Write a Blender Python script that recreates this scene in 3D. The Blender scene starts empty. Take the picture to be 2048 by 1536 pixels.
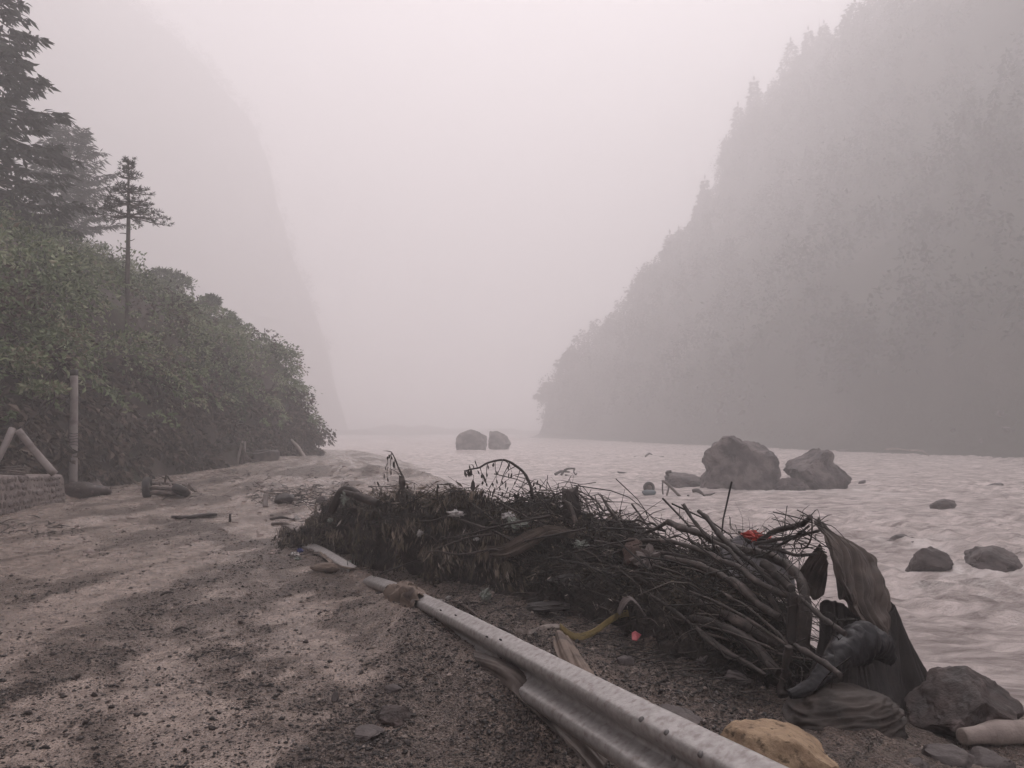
import bpy, math, random
import numpy as np
from mathutils import Vector, Matrix

random.seed(7)
rng = np.random.default_rng(7)
SC = bpy.context.scene
COL = SC.collection
R = math.radians

# ------------------------------------------------------------------ camera
CAM_Z, FPX, PITCH = 1.6, 1536.0, math.atan((860 - 768) / 1536.0)
cam = bpy.data.cameras.new("camera")
cam.sensor_width = 36.0
cam.lens = 36.0 * FPX / 2048.0
cam.clip_start, cam.clip_end = 0.05, 6000
cam_o = bpy.data.objects.new("camera", cam)
COL.objects.link(cam_o)
cam_o.location = (0, 0, CAM_Z)
cam_o.rotation_euler = (math.pi / 2 + PITCH, 0, 0)
SC.camera = cam_o

# ------------------------------------------------------------------ world, sun, exposure
SUN_EL, SUN_AZ = R(54), R(32)
w = bpy.data.worlds.new("World")
SC.world = w
w.use_nodes = True
nt = w.node_tree
nt.nodes.clear()
sky = nt.nodes.new("ShaderNodeTexSky")
sky.sky_type = 'NISHITA'
sky.sun_disc = False
sky.sun_elevation = SUN_EL
sky.sun_rotation = SUN_AZ
sky.air_density, sky.dust_density, sky.ozone_density = 1.0, 2.0, 1.0
hs = nt.nodes.new("ShaderNodeHueSaturation")
hs.inputs['Saturation'].default_value = 0.04
mx = nt.nodes.new("ShaderNodeMix")
mx.data_type, mx.blend_type = 'RGBA', 'MULTIPLY'
mx.inputs[0].default_value = 1.0
mx.inputs[7].default_value = (1.0, 0.943, 0.975, 1)
bg = nt.nodes.new("ShaderNodeBackground")
bg.inputs['Strength'].default_value = 0.092
wo = nt.nodes.new("ShaderNodeOutputWorld")
nt.links.new(sky.outputs[0], hs.inputs['Color'])
nt.links.new(hs.outputs[0], mx.inputs[6])
nt.links.new(mx.outputs[2], bg.inputs['Color'])
nt.links.new(bg.outputs[0], wo.inputs['Surface'])

sl = bpy.data.lights.new("sun", 'SUN')
sl.energy, sl.angle, sl.color = 1.5, R(16), (1.0, 0.94, 0.92)
so = bpy.data.objects.new("sun", sl)
COL.objects.link(so)
so.rotation_euler = (math.pi / 2 - SUN_EL, 0, math.pi - SUN_AZ)
so.location = (0, 0, 200)
vs = SC.view_settings
vs.view_transform, vs.look, vs.exposure, vs.gamma = 'Standard', 'None', 1.60, 1.0
vs.use_curve_mapping = False
HAZE_DENSITY = 0.0070
cy = SC.cycles
cy.max_bounces, cy.diffuse_bounces, cy.glossy_bounces = 8, 2, 2
cy.transmission_bounces, cy.transparent_max_bounces, cy.volume_bounces = 2, 4, 5
cy.use_denoising = True
cy.use_adaptive_sampling = True
cy.adaptive_threshold = 0.02
cy.caustics_reflective = cy.caustics_refractive = False

# ------------------------------------------------------------------ camera-ray helpers (used to lay things out on the terrain)
_cp, _sp = math.cos(PITCH), math.sin(PITCH)
def ray(px, py):
    u, v = (px - 1024.0) / FPX, (768.0 - py) / FPX
    return np.array([u, _cp - v * _sp, _sp + v * _cp])
def P(px, py, y):
    d = ray(px, py)
    return np.array([0, 0, CAM_Z]) + d * (y / d[1])
def onz(px, py, z):
    d = ray(px, py)
    return np.array([0, 0, CAM_Z]) + d * ((z - CAM_Z) / d[2])

# ------------------------------------------------------------------ noise
def _h(i, j, k, s):
    with np.errstate(over='ignore'):
        n = (i.astype(np.uint32) * np.uint32(374761393) + j.astype(np.uint32) * np.uint32(668265263)
             + k.astype(np.uint32) * np.uint32(2246822519) + np.uint32((s * 3266489917) & 0xffffffff))
        n = (n ^ (n >> np.uint32(13))) * np.uint32(1274126177)
        n = n ^ (n >> np.uint32(16))
    return n.astype(np.float64) / 4294967295.0
def vn(p, s=0):
    p = np.asarray(p, float)
    f = np.floor(p)
    t = p - f
    t = t * t * (3 - 2 * t)
    i = f.astype(np.int64)
    o = 0
    for a in (0, 1):
        for b in (0, 1):
            for c in (0, 1):
                wgt = (t[:, 0] if a else 1 - t[:, 0]) * (t[:, 1] if b else 1 - t[:, 1]) * (t[:, 2] if c else 1 - t[:, 2])
                o = o + wgt * _h(i[:, 0] + a, i[:, 1] + b, i[:, 2] + c, s)
    return o * 2 - 1
def fbm(p, o=4, s=0, lac=2.03, g=0.5):
    p = np.asarray(p, float)
    r, a = 0, 1.0
    for k in range(o):
        r = r + a * vn(p, s + k * 17)
        p = p * lac + 3.7
        a *= g
    return r
def ss(a, b, x):
    t = np.clip((x - a) / (b - a), 0, 1)
    return t * t * (3 - 2 * t)
def n2(x, y, sx, sy=None, o=4, s=0):
    sy = sx if sy is None else sy
    return fbm(np.stack([x * sx, y * sy, np.zeros_like(x) + 0.37], 1), o, s)

# ------------------------------------------------------------------ mesh helpers
def mesh_np(name, V, F, attrs=None, smooth=True, mats=(), mat_idx=None):
    V = np.ascontiguousarray(V, dtype=np.float32)
    me = bpy.data.meshes.new(name)
    if isinstance(F, np.ndarray):
        F = np.ascontiguousarray(F, dtype=np.int32)
        n, k = F.shape
        me.vertices.add(len(V)); me.vertices.foreach_set("co", V.ravel())
        me.loops.add(n * k); me.loops.foreach_set("vertex_index", F.ravel())
        me.polygons.add(n); me.polygons.foreach_set("loop_start", np.arange(0, n * k, k, dtype=np.int32))
    else:
        me.from_pydata([tuple(map(float, v)) for v in V], [], [tuple(int(i) for i in f) for f in F])
    if attrs:
        for an, av in attrs.items():
            a = me.attributes.new(an, 'FLOAT', 'POINT')
            a.data.foreach_set("value", np.ascontiguousarray(av, dtype=np.float32))
    for m in mats:
        me.materials.append(m)
    if mat_idx is not None:
        me.polygons.foreach_set("material_index", np.ascontiguousarray(mat_idx, dtype=np.int32))
    me.update(calc_edges=True)
    me.validate()
    me.polygons.foreach_set("use_smooth", np.full(len(me.polygons), bool(smooth)))
    return me
def link(name, me, parent=None, loc=None, rot=None, scale=None):
    o = bpy.data.objects.new(name, me)
    COL.objects.link(o)
    if parent is not None: o.parent = parent
    if loc is not None: o.location = [float(q) for q in loc]
    if rot is not None: o.rotation_euler = rot
    if scale is not None: o.scale = scale
    return o
def tag(o, label=None, cat=None, group=None, kind=None):
    for k, v in (('label', label), ('category', cat), ('group', group), ('kind', kind)):
        if v: o[k] = v
    return o
def obj(name, V, F, mat, parent=None, smooth=True, attrs=None, origin=None):
    V = np.asarray(V, float)
    if parent is None:
        if origin is None:
            origin = np.array([V[:, 0].mean(), V[:, 1].mean(), V[:, 2].min()])
        me = mesh_np(name, V - np.asarray(origin), F, attrs, smooth, (mat,))
        return link(name, me, None, origin)
    off = np.array(parent.location)
    me = mesh_np(name, V - off, F, attrs, smooth, (mat,))
    return link(name, me, parent)
def sub(name, V, F, mat, part, thing, smooth=True, attrs=None):
    """sub-part: child of a part whose thing sits at thing.location"""
    me = mesh_np(name, np.asarray(V, float) - np.array(thing.location), F, attrs, smooth, (mat,))
    return link(name, me, part)
def empty(name, loc):
    o = bpy.data.objects.new(name, None)
    COL.objects.link(o)
    o.location = [float(q) for q in loc]
    o.empty_display_size = 0.2
    return o
def merge(parts):
    Vs, Fs, n = [], [], 0
    for V, F in parts:
        Vs.append(np.asarray(V, float)); Fs.append(np.asarray(F, int) + n); n += len(V)
    return np.concatenate(Vs), np.concatenate(Fs)
def grid_faces(nr, nc, wrap=False):
    i, j = np.meshgrid(np.arange(nr - 1), np.arange(nc if wrap else nc - 1), indexing='ij')
    j2 = (j + 1) % nc
    return np.stack([i * nc + j, i * nc + j2, (i + 1) * nc + j2, (i + 1) * nc + j], -1).reshape(-1, 4)

# ------------------------------------------------------------------ materials
def material(name, c1, c2=None, scale=4.0, rough=0.6, rough2=None, bump=0.0, bscale=30.0, spec=0.5, detail=6.0,
             attr=None, ramp=None, coord='Object', stretch=None, bdist=0.02, lo=0.35, hi=0.65, c3=None, c3scale=1.0, c3lo=.55, c3hi=.65):
    m = bpy.data.materials.new(name)
    m.use_nodes = True
    t = m.node_tree
    N, L = t.nodes, t.links
    b = N['Principled BSDF']
    b.inputs['Roughness'].default_value = rough
    b.inputs['Specular IOR Level'].default_value = spec
    b.inputs['Base Color'].default_value = (*c1, 1)
    tc = N.new('ShaderNodeTexCoord')
    src = tc.outputs[coord]
    if stretch:
        mp = N.new('ShaderNodeMapping')
        mp.inputs['Scale'].default_value = stretch
        L.new(src, mp.inputs['Vector']); src = mp.outputs[0]
    col = None
    if ramp:
        at = N.new('ShaderNodeAttribute'); at.attribute_name = attr
        cr = N.new('ShaderNodeValToRGB')
        cr.color_ramp.interpolation = 'LINEAR'
        e = cr.color_ramp.elements
        while len(e) < len(ramp): e.new(0.5)
        for k, (p, c) in enumerate(ramp):
            e[k].position = p; e[k].color = (*c, 1)
        L.new(at.outputs['Fac'], cr.inputs[0])
        col = cr.outputs[0]
        L.new(col, b.inputs['Base Color'])
    elif c2 is not None:
        nz = N.new('ShaderNodeTexNoise')
        nz.inputs['Scale'].default_value = scale
        nz.inputs['Detail'].default_value = detail
        L.new(src, nz.inputs['Vector'])
        mr = N.new('ShaderNodeMapRange')
        mr.inputs[1].default_value, mr.inputs[2].default_value = lo, hi
        L.new(nz.outputs[0], mr.inputs[0])
        mi = N.new('ShaderNodeMix'); mi.data_type = 'RGBA'
        mi.inputs[6].default_value, mi.inputs[7].default_value = (*c1, 1), (*c2, 1)
        L.new(mr.outputs[0], mi.inputs[0])
        col = mi.outputs[2]
        if c3 is not None:
            nz3 = N.new('ShaderNodeTexNoise')
            nz3.inputs['Scale'].default_value = c3scale
            nz3.inputs['Detail'].default_value = 5
            L.new(src, nz3.inputs['Vector'])
            mr3 = N.new('ShaderNodeMapRange')
            mr3.inputs[1].default_value, mr3.inputs[2].default_value = c3lo, c3hi
            L.new(nz3.outputs[0], mr3.inputs[0])
            mi3 = N.new('ShaderNodeMix'); mi3.data_type = 'RGBA'
            mi3.inputs[7].default_value = (*c3, 1)
            L.new(mr3.outputs[0], mi3.inputs[0]); L.new(col, mi3.inputs[6])
            col = mi3.outputs[2]
        L.new(col, b.inputs['Base Color'])
        if rough2 is not None:
            rr = N.new('ShaderNodeMapRange')
            rr.inputs[1].default_value, rr.inputs[2].default_value = 0, 1
            rr.inputs[3].default_value, rr.inputs[4].default_value = rough, rough2
            L.new(mr.outputs[0], rr.inputs[0]); L.new(rr.outputs[0], b.inputs['Roughness'])
    if bump:
        bn = N.new('ShaderNodeTexNoise')
        bn.inputs['Scale'].default_value = bscale
        bn.inputs['Detail'].default_value = 8
        bn.inputs['Roughness'].default_value = 0.6
        L.new(src, bn.inputs['Vector'])
        bp = N.new('ShaderNodeBump')
        bp.inputs['Strength'].default_value = bump
        bp.inputs['Distance'].default_value = bdist
        L.new(bn.outputs[0], bp.inputs['Height'])
        L.new(bp.outputs[0], b.inputs['Normal'])
    return m

# ------------------------------------------------------------------ layout of the place
# shoreline of the left bank (x, y), river lies to its right
SHORE = np.array([(60, 3.0), (14, 5.0), (6.5, 6.3), (4.6, 6.9), (3.7, 7.4), (2.8, 8.4), (1.9, 10), (1.1, 13), (0.5, 18), (0.3, 24),
                  (-0.6, 28), (-3.6, 31), (-4.6, 36), (-4.9, 43), (-5.4, 52), (-7.5, 64), (-12, 74), (-20, 90), (-28, 110), (-33, 130), (-42, 180), (-62, 440)], float)
RIVER_POLY = np.concatenate([SHORE, [(400, 440), (400, 3.0)]])
def sd_shore(x, y):
    """distance to the shoreline, positive over the river"""
    d = np.full(x.shape, 1e9)
    for a, b in zip(SHORE[:-1], SHORE[1:]):
        ab = b - a
        t = np.clip(((x - a[0]) * ab[0] + (y - a[1]) * ab[1]) / (ab @ ab), 0, 1)
        d = np.minimum(d, np.hypot(x - a[0] - t * ab[0], y - a[1] - t * ab[1]))
    ins = np.zeros(x.shape, bool)
    q = RIVER_POLY
    for a, b in zip(q, np.roll(q, -1, 0)):
        c = ((a[1] > y) != (b[1] > y))
        with np.errstate(divide='ignore', invalid='ignore'):
            xi = (b[0] - a[0]) * (y - a[1]) / (b[1] - a[1] + 1e-12) + a[0]
        ins ^= c & (x < xi)
    return np.where(ins, d, -d)
# guard rail: photo line of the crest, put on its plan line
RAIL_PX = [(1700, 1604), (1560, 1534), (1380, 1446), (1240, 1377), (1080, 1299), (960, 1239), (860, 1191), (800, 1167), (742, 1150)]
def rail_y(px):
    d = ray(px, 1200)
    k = (px - 1024) / FPX
    return 1.86 / (k + 0.404)
RAIL = []
for px, py in RAIL_PX:
    y = rail_y(px)
    for _ in range(3):
        p = P(px, py, y)
        y = (1.86 - p[0]) / 0.404 if abs(p[0] - (1.86 - 0.404 * y)) > 1e-6 else y
        y = 0.5 * y + 0.5 * rail_y(px)
    RAIL.append(P(px, py, rail_y(px)))
RAIL = np.array(RAIL)
_pf = np.polyfit(RAIL[:, 1], RAIL[:, 2], 3)
_ry = np.linspace(RAIL[0, 1], RAIL[-1, 1], 24)
RAIL = np.stack([1.86 - 0.404 * _ry, _ry, np.polyval(_pf, _ry)], 1)
def rail_x(y):
    return np.where(y < 8.5, 1.86 - 0.404 * y, -1.574 - 0.62 * (y - 8.5))
# dark gravel bands on the mud road (plan centre lines, half width)
BANDS = [([(0.25, 2.6), (-0.5, 3.6), (-1.3, 4.6), (-2.0, 5.6), (-2.5, 6.8), (-2.6, 8.2), (-2.2, 9.6)], 0.38),
         ([(0.9, 2.0), (0.35, 3.0), (-0.35, 4.3), (-1.0, 5.8), (-1.55, 7.2), (-2.1, 8.6), (-3.2, 10.5), (-5.5, 13), (-8, 15)], 0.30),
         ([(-1.2, 2.3), (-1.75, 3.4), (-2.4, 4.6), (-3.0, 6.0), (-3.6, 7.6)], 0.22),
         ([(-3.0, 4.2), (-3.3, 6.5), (-3.3, 9.0), (-2.9, 12)], 0.35)]
def poly_dist(x, y, pts):
    d = np.full(x.shape, 1e9)
    pts = np.array(pts, float)
    for a, b in zip(pts[:-1], pts[1:]):
        ab = b - a
        t = np.clip(((x - a[0]) * ab[0] + (y - a[1]) * ab[1]) / (ab @ ab), 0, 1)
        d = np.minimum(d, np.hypot(x - a[0] - t * ab[0], y - a[1] - t * ab[1]))
    return d
def gravel(x, y):
    g = np.zeros(x.shape)
    wob = 0.22 * n2(x, y, 1.1, o=3, s=5)
    for pts, hw in BANDS:
        d = poly_dist(x, y, pts) + wob
        g = np.maximum(g, 1 - ss(hw * 0.45, hw * 1.5, d))
    st = n2(x * 0.96 - y * 0.27, x * 0.27 + y * 0.96, 2.6, 0.5, 4, 31)      # streaks drawn out along the flow
    g = 0.85 * g * (0.65 + 0.5 * n2(x, y, 3.0, o=3, s=9)) + 0.6 * ss(0.0, 0.65, st)
    g += 0.35 * ss(0.1, 0.6, n2(x, y, 0.5, o=3, s=41)) * (y > 6)
    dr = x - rail_x(y)
    g += 0.45 * ss(0.05, .5, n2(x * .98 - y * .2, x * .2 + y * .98, 1.5, .5, 4, 36)) * ss(8, 11, y)
    g = np.where((dr > 0.05) & (y < 12), 0.85 + 0.3 * n2(x, y, 2.2, o=3, s=15), g)  # behind the rail: darkened for wet mud, shade also put into the colour
    g = g + 0.22 * n2(x, y, 4.5, o=4, s=19) + 0.10 * n2(x * 0.96 - y * 0.27, x * 0.27 + y * 0.96, 9.0, 2.2, 3, 23)
    return 0.05 + 0.95 * ss(.12, .88, g)
MOUNDS = [(-5.6, 20, 1.6, 2.0, .22), (-6.6, 17.5, 1.6, 1.2, .16), (-4.2, 15.5, 1.2, 1.0, .12), (-7.5, 27, 2.2, 1.8, .28), (-4.6, 30, 2.2, 2.4, .34), (-8.5, 33, 3, 2, .25),
          (-6.0, 37, 2.5, 3, .3), (-3.0, 24, 2.0, 2.4, .15), (-10.6, 19.0, .8, 1.0, .22), (-9.8, 30, 1.5, 2, .25), (-9.6, 36, 2, 2, .3), (-1.5, 15, 2, 3, -.2), (-5.0, 18.2, 1.0, .5, .16), (-3.6, 19.5, 1.3, .6, .18), (-6.4, 23, 1.6, .7, .22), (-8.6, 24.5, 1.2, .5, .15), (-4.4, 26.5, 1.6, .7, .25), (-2.6, 21.5, 1.0, .8, .16)]
def H(x, y, fine=True):
    x = np.atleast_1d(np.asarray(x, float)); y = np.atleast_1d(np.asarray(y, float))
    sd = sd_shore(x, y)
    wid = np.interp(y, [3, 7, 12, 25, 40, 80], [3.2, 3.0, 2.2, 3.0, 4.0, 7.0])
    t = np.clip(-sd / wid, 0, 1)
    z = -1.02 * (1 - ss(0, 1, t)) - 0.3 * np.clip(sd, 0, 4)
    z -= 0.35 * ss(45, 90, y)
    for mx_, my, rx, ry, h in MOUNDS:
        z = z + h * np.exp(-((x - mx_) / rx) ** 2 - ((y - my) / ry) ** 2)
    dr = x - rail_x(y)
    near = 1 - ss(7.0, 9.5, y)
    z = z + near * (0.16 * ss(0.05, 0.5, dr) * (1 - ss(1.2, 2.2, dr)))
    crest = np.polyval(_pf, np.clip(y, 2, 8.5))
    z = z + np.clip(crest - .10, 0, .3) * np.exp(-((dr + .12) / .34) ** 2) * ss(3.2, 4.3, y) * (1 - ss(7.2, 8.2, y))
    z = z - 0.10 * near * np.exp(-((dr + 0.05) / 0.28) ** 2) * (1 - ss(4.5, 6.5, y))
    land = ss(-0.8, 0.6, -sd)
    z = z + land * 0.05 * n2(x, y, 0.45, o=3, s=3)
    rough = 0.028 + 0.075 * ss(9, 20, y)
    z = z + land * rough * n2(x * 0.96 - y * 0.27, x * 0.27 + y * 0.96, 2.2, 0.55, 4, 31) 
    if fine:
        z = z + land * (0.016 * n2(x, y, 6.0, o=3, s=8) + .007 * n2(x, y, 19.0, o=2, s=18)) * (0.45 + 1.1 * gravel(x, y))
        # cracked clods behind the rail
        cz = n2(x, y, 3.2, o=4, s=77)
        z = z + near * ss(0.1, 0.4, dr) * (1 - ss(2.0, 2.6, dr)) * (0.045 * np.abs(cz) - 0.035 * (np.abs(n2(x, y, 2.3, 3.4, 2, 99)) < 0.05))
    return z
def H1(x, y):
    return float(H(np.array([x]), np.array([y]))[0])
_GX, _GY = np.arange(-18, 14.01, .1), np.arange(1.0, 62, .1)
_gx, _gy = np.meshgrid(_GX, _GY)
_GZ = np.maximum(H(_gx.ravel(), _gy.ravel()), -1.0).reshape(_gx.shape)
def ground(x, y):
    """quick look-up of the ground or water height"""
    u = np.clip((x + 18) / .1, 0, len(_GX) - 1.001); v = np.clip((y - 1.0) / .1, 0, len(_GY) - 1.001)
    i, j = u.astype(int), v.astype(int); f, g = u - i, v - j
    return (_GZ[j, i] * (1 - f) + _GZ[j, i + 1] * f) * (1 - g) + (_GZ[j + 1, i] * (1 - f) + _GZ[j + 1, i + 1] * f) * g
_TS = np.geomspace(1.2, 140, 900)
def G(px, py):
    """where the sight line through a photo point meets the ground"""
    d = ray(px, py)
    o = np.array([0, 0, CAM_Z])
    ts = _TS
    for _ in range(2):
        p = o + ts[:, None] * d
        below = p[:, 2] < ground(p[:, 0], p[:, 1])
        i = int(np.argmax(below)) if below.any() else len(ts) - 1
        ts = np.linspace(ts[max(i - 1, 0)], ts[i], 30)
    return o + ts[min(max(i, 0), 29)] * d

# ------------------------------------------------------------------ mud road and banks
def mud_material():
    m = bpy.data.materials.new("wet_mud"); m.use_nodes = True
    t = m.node_tree; N, L = t.nodes, t.links
    b = N['Principled BSDF']
    geo = N.new('ShaderNodeNewGeometry')
    at = N.new('ShaderNodeAttribute'); at.attribute_name = 'grav'
    def noise(sc, det=6, ro=.55):
        n = N.new('ShaderNodeTexNoise'); n.inputs['Scale'].default_value = sc; n.inputs['Detail'].default_value = det
        n.inputs['Roughness'].default_value = ro; L.new(geo.outputs['Position'], n.inputs['Vector']); return n.outputs[0]
    def rng_(s, a, b_, c=0., d=1.):
        r = N.new('ShaderNodeMapRange'); r.inputs[1].default_value, r.inputs[2].default_value = a, b_
        r.inputs[3].default_value, r.inputs[4].default_value = c, d; L.new(s, r.inputs[0]); return r.outputs[0]
    def mix(f, a, b_):
        n = N.new('ShaderNodeMix'); n.data_type = 'RGBA'
        for s, q in ((0, f), (6, a), (7, b_)):
            if isinstance(q, tuple): n.inputs[s].default_value = (*q, 1)
            else: L.new(q, n.inputs[s])
        return n.outputs[2]
    def math_(op, a, b_):
        n = N.new('ShaderNodeMath'); n.operation = op
        for s, q in ((0, a), (1, b_)):
            if isinstance(q, (int, float)): n.inputs[s].default_value = q
            else: L.new(q, n.inputs[s])
        return n.outputs[0]
    light = mix(rng_(noise(1.3), .35, .65), (0.245, 0.187, 0.157), (0.365, 0.285, 0.240))
    light = mix(rng_(noise(7.0, 8, .65), .42, .62), light, (0.175, 0.132, 0.111))
    light = mix(rng_(noise(55.0, 4, .6), .55, .68), light, (0.075, 0.058, 0.054))
    dark = mix(rng_(noise(30.0, 4), .35, .65), (0.042, 0.031, 0.027), (0.15, 0.112, 0.092))
    dark = mix(rng_(noise(70.0, 2), .58, .66), dark, (0.26, 0.205, 0.185))
    def cells(sc):
        v = N.new('ShaderNodeTexVoronoi'); v.inputs['Scale'].default_value = sc; L.new(geo.outputs['Position'], v.inputs['Vector'])
        q_ = N.new('ShaderNodeSeparateColor'); L.new(v.outputs['Color'], q_.inputs[0]); return q_.outputs[0], v.outputs['Distance']
    c1_, d1_ = cells(75.0); c2_, d2_ = cells(34.0)
    dark = mix(rng_(c1_, .0, 1.0), (0.016, 0.0125, 0.012), dark)
    dark = mix(rng_(c1_, .88, .92), dark, (0.24, 0.19, 0.172))
    light = mix(math_('MULTIPLY', rng_(c2_, .74, .78), rng_(d2_, .40, .30)), light, (0.042, 0.032, 0.029))
    light = mix(math_('MULTIPLY', rng_(c1_, .80, .84), rng_(d1_, .45, .35)), light, (0.035, 0.027, 0.025))
    spk = rng_(noise(26.0, 6, .7), .46, .56)
    f = math_('MULTIPLY', at.outputs['Fac'], math_('ADD', math_('MULTIPLY', spk, .55), .10))
    f = math_('MINIMUM', f, 1.0)
    L.new(mix(f, light, dark), b.inputs['Base Color'])
    L.new(rng_(math_('ADD', f, math_('MULTIPLY', noise(3.0), .6)), .2, 1.2, .22, .55), b.inputs['Roughness'])
    bp = N.new('ShaderNodeBump'); bp.inputs['Strength'].default_value = 1.0; bp.inputs['Distance'].default_value = .035
    h = math_('ADD', math_('MULTIPLY', noise(9., 8, .6), .5), math_('MULTIPLY', math_('SUBTRACT', noise(45., 6, .65), math_('MULTIPLY', d1_, .9)), math_('ADD', at.outputs['Fac'], .18)))
    L.new(h, bp.inputs['Height']); L.new(bp.outputs[0], b.inputs['Normal'])
    return m
M_MUD = mud_material()
def polar(angles, radii):
    A, Rr = np.meshgrid(angles, radii)
    return (Rr * np.sin(A)).ravel(), (Rr * np.cos(A)).ravel()
ang = np.concatenate([np.linspace(-180, -46, 34)[:-1], np.linspace(-46, 46, 510), np.linspace(46, 180, 34)[1:]])
rad = np.concatenate([np.linspace(0.02, 1.9, 14)[:-1], np.geomspace(1.9, 150, 480)])
gx, gy = polar(np.radians(ang), rad)
gz = H(gx, gy)
road = mesh_np("mud_road", np.stack([gx, gy, gz], 1), grid_faces(len(rad), len(ang)), {'grav': gravel(gx, gy)}, True, (M_MUD,))
tag(link("mud_road", road), "mud and gravel covered road running along the river", None, None, "structure")

# ------------------------------------------------------------------ river
def water_material():
    m = bpy.data.materials.new("muddy_water"); m.use_nodes = True
    t = m.node_tree; N, L = t.nodes, t.links
    b = N['Principled BSDF']
    geo = N.new('ShaderNodeNewGeometry')
    mp = N.new('ShaderNodeMapping'); mp.inputs['Rotation'].default_value = (0, 0, R(28)); mp.inputs['Scale'].default_value = (.75, 1.6, 1)
    L.new(geo.outputs['Position'], mp.inputs['Vector'])
    def nz(sc, det, ro, dist=0.0):
        n = N.new('ShaderNodeTexNoise'); n.inputs['Scale'].default_value = sc; n.inputs['Detail'].default_value = det
        n.inputs['Roughness'].default_value = ro; n.inputs['Distortion'].default_value = dist; L.new(mp.outputs[0], n.inputs['Vector']); return n.outputs[0]
    mr = N.new('ShaderNodeMapRange'); mr.inputs[1].default_value, mr.inputs[2].default_value = .36, .60; L.new(nz(1.5, 10, .66, .7), mr.inputs[0])
    mi = N.new('ShaderNodeMix'); mi.data_type = 'RGBA'
    mi.inputs[6].default_value, mi.inputs[7].default_value = (0.27, 0.22, 0.205, 1), (0.74, 0.645, 0.615, 1); L.new(mr.outputs[0], mi.inputs[0])
    fo = N.new('ShaderNodeAttribute'); fo.attribute_name = 'foam'
    m2 = N.new('ShaderNodeMix'); m2.data_type = 'RGBA'; m2.inputs[7].default_value = (0.86, 0.79, 0.76, 1)
    L.new(fo.outputs['Fac'], m2.inputs[0]); L.new(mi.outputs[2], m2.inputs[6]); L.new(m2.outputs[2], b.inputs['Base Color'])
    b.inputs['Roughness'].default_value = .26; b.inputs['Specular IOR Level'].default_value = .5
    ad = N.new('ShaderNodeMath'); ad.operation = 'MULTIPLY_ADD'; ad.inputs[1].default_value = .45
    L.new(nz(7.5, 6, .65, .5), ad.inputs[0]); L.new(nz(1.5, 8, .7, .8), ad.inputs[2])
    bp = N.new('ShaderNodeBump'); bp.inputs['Strength'].default_value = 1.0; bp.inputs['Distance'].default_value = .22
    L.new(ad.outputs[0], bp.inputs['Height']); L.new(bp.outputs[0], b.inputs['Normal'])
    return m
M_WATER = water_material()
wa = np.radians(np.concatenate([np.linspace(-34, 48, 400)]))
wr = np.geomspace(3.5, 440, 440)
wx, wy = polar(wa, wr)
def waves(x, y):
    u, v = x * 0.88 - y * 0.47, x * 0.47 + y * 0.88          # flow comes from the far left-centre to the near right
    big = 1 - 2 * np.abs(n2(u, v, 0.30, 0.55, 3, 51))
    mid = 1 - 2 * np.abs(n2(u, v, 0.9, 2.0, 3, 61))
    fine = n2(u, v, 2.6, 5.0, 3, 71)
    calm = ss(5, 16, np.hypot(x, y))
    rap = 0.55 + 0.9 * ss(-.2, .7, n2(x, y, 0.09, 0.14, 2, 81))            # choppier and smoother reaches
    return (0.085 * big * calm + (0.014 + 0.09 * calm) * mid + (0.012 + 0.035 * calm) * fine) * rap
wz = -1.0 + waves(wx, wy)
foam = 0.5 * ss(.5, 1.1, n2(wx * .88 - wy * .47, wx * .47 + wy * .88, .5, 1.3, 4, 88)) * ss(8, 20, np.hypot(wx, wy))
for px_, py_, wpx_ in [(1508, 984, 172), (1650, 984, 124), (1385, 977, 88), (941, 902, 64), (996, 900, 46), (1880, 1158, 88), (2012, 1160, 122), (1812, 1098, 80), (1894, 1021, 52), (1298, 990, 24)]:
    c_ = onz(px_, py_, -1.0); r_ = wpx_ * .5 * c_[1] / FPX; cyy = c_[1] + r_ * .8
    dx_, dy_ = wx - c_[0], wy - cyy
    al = dx_ * .5 - dy_ * .86                                   # downstream
    d_ = np.hypot(dx_, dy_)
    ring = np.exp(-((d_ - 1.05 * r_) / (.28 * r_ + .08)) ** 2) + .8 * np.exp(-((dx_ * .86 + dy_ * .5) / (.8 * r_)) ** 2) * ss(.6 * r_, 1.2 * r_, al) * (1 - ss(1.6 * r_, 4.5 * r_, al))
    foam = foam + .8 * ring * np.clip(.55 + .9 * n2(wx, wy, 2.2 / max(r_, .4), o=4, s=89), 0, 1)
    wz = wz + .05 * np.minimum(r_, 1.2) * ring * (.4 + .6 * n2(wx, wy, 1.5 / max(r_, .4), o=3, s=90))
foam = np.clip(foam, 0, 1)
tag(link("river_water", mesh_np("river_water", np.stack([wx, wy, wz], 1), grid_faces(len(wr), len(wa)), {'foam': foam}, True, (M_WATER,))),
    "brown muddy floodwater filling the valley", None, None, "structure")
M_BED = material("riverbed_mud", (0.16, 0.125, 0.115), (0.22, 0.17, 0.155), 0.5, 0.6)
tag(obj("riverbed", [(-285, -55, -2.6), (285, -55, -2.6), (285, 565, -2.6), (-285, 565, -2.6)], np.array([[0, 1, 2, 3]]), M_BED),
    "wide muddy bed under the river and banks", None, None, "structure")

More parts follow.
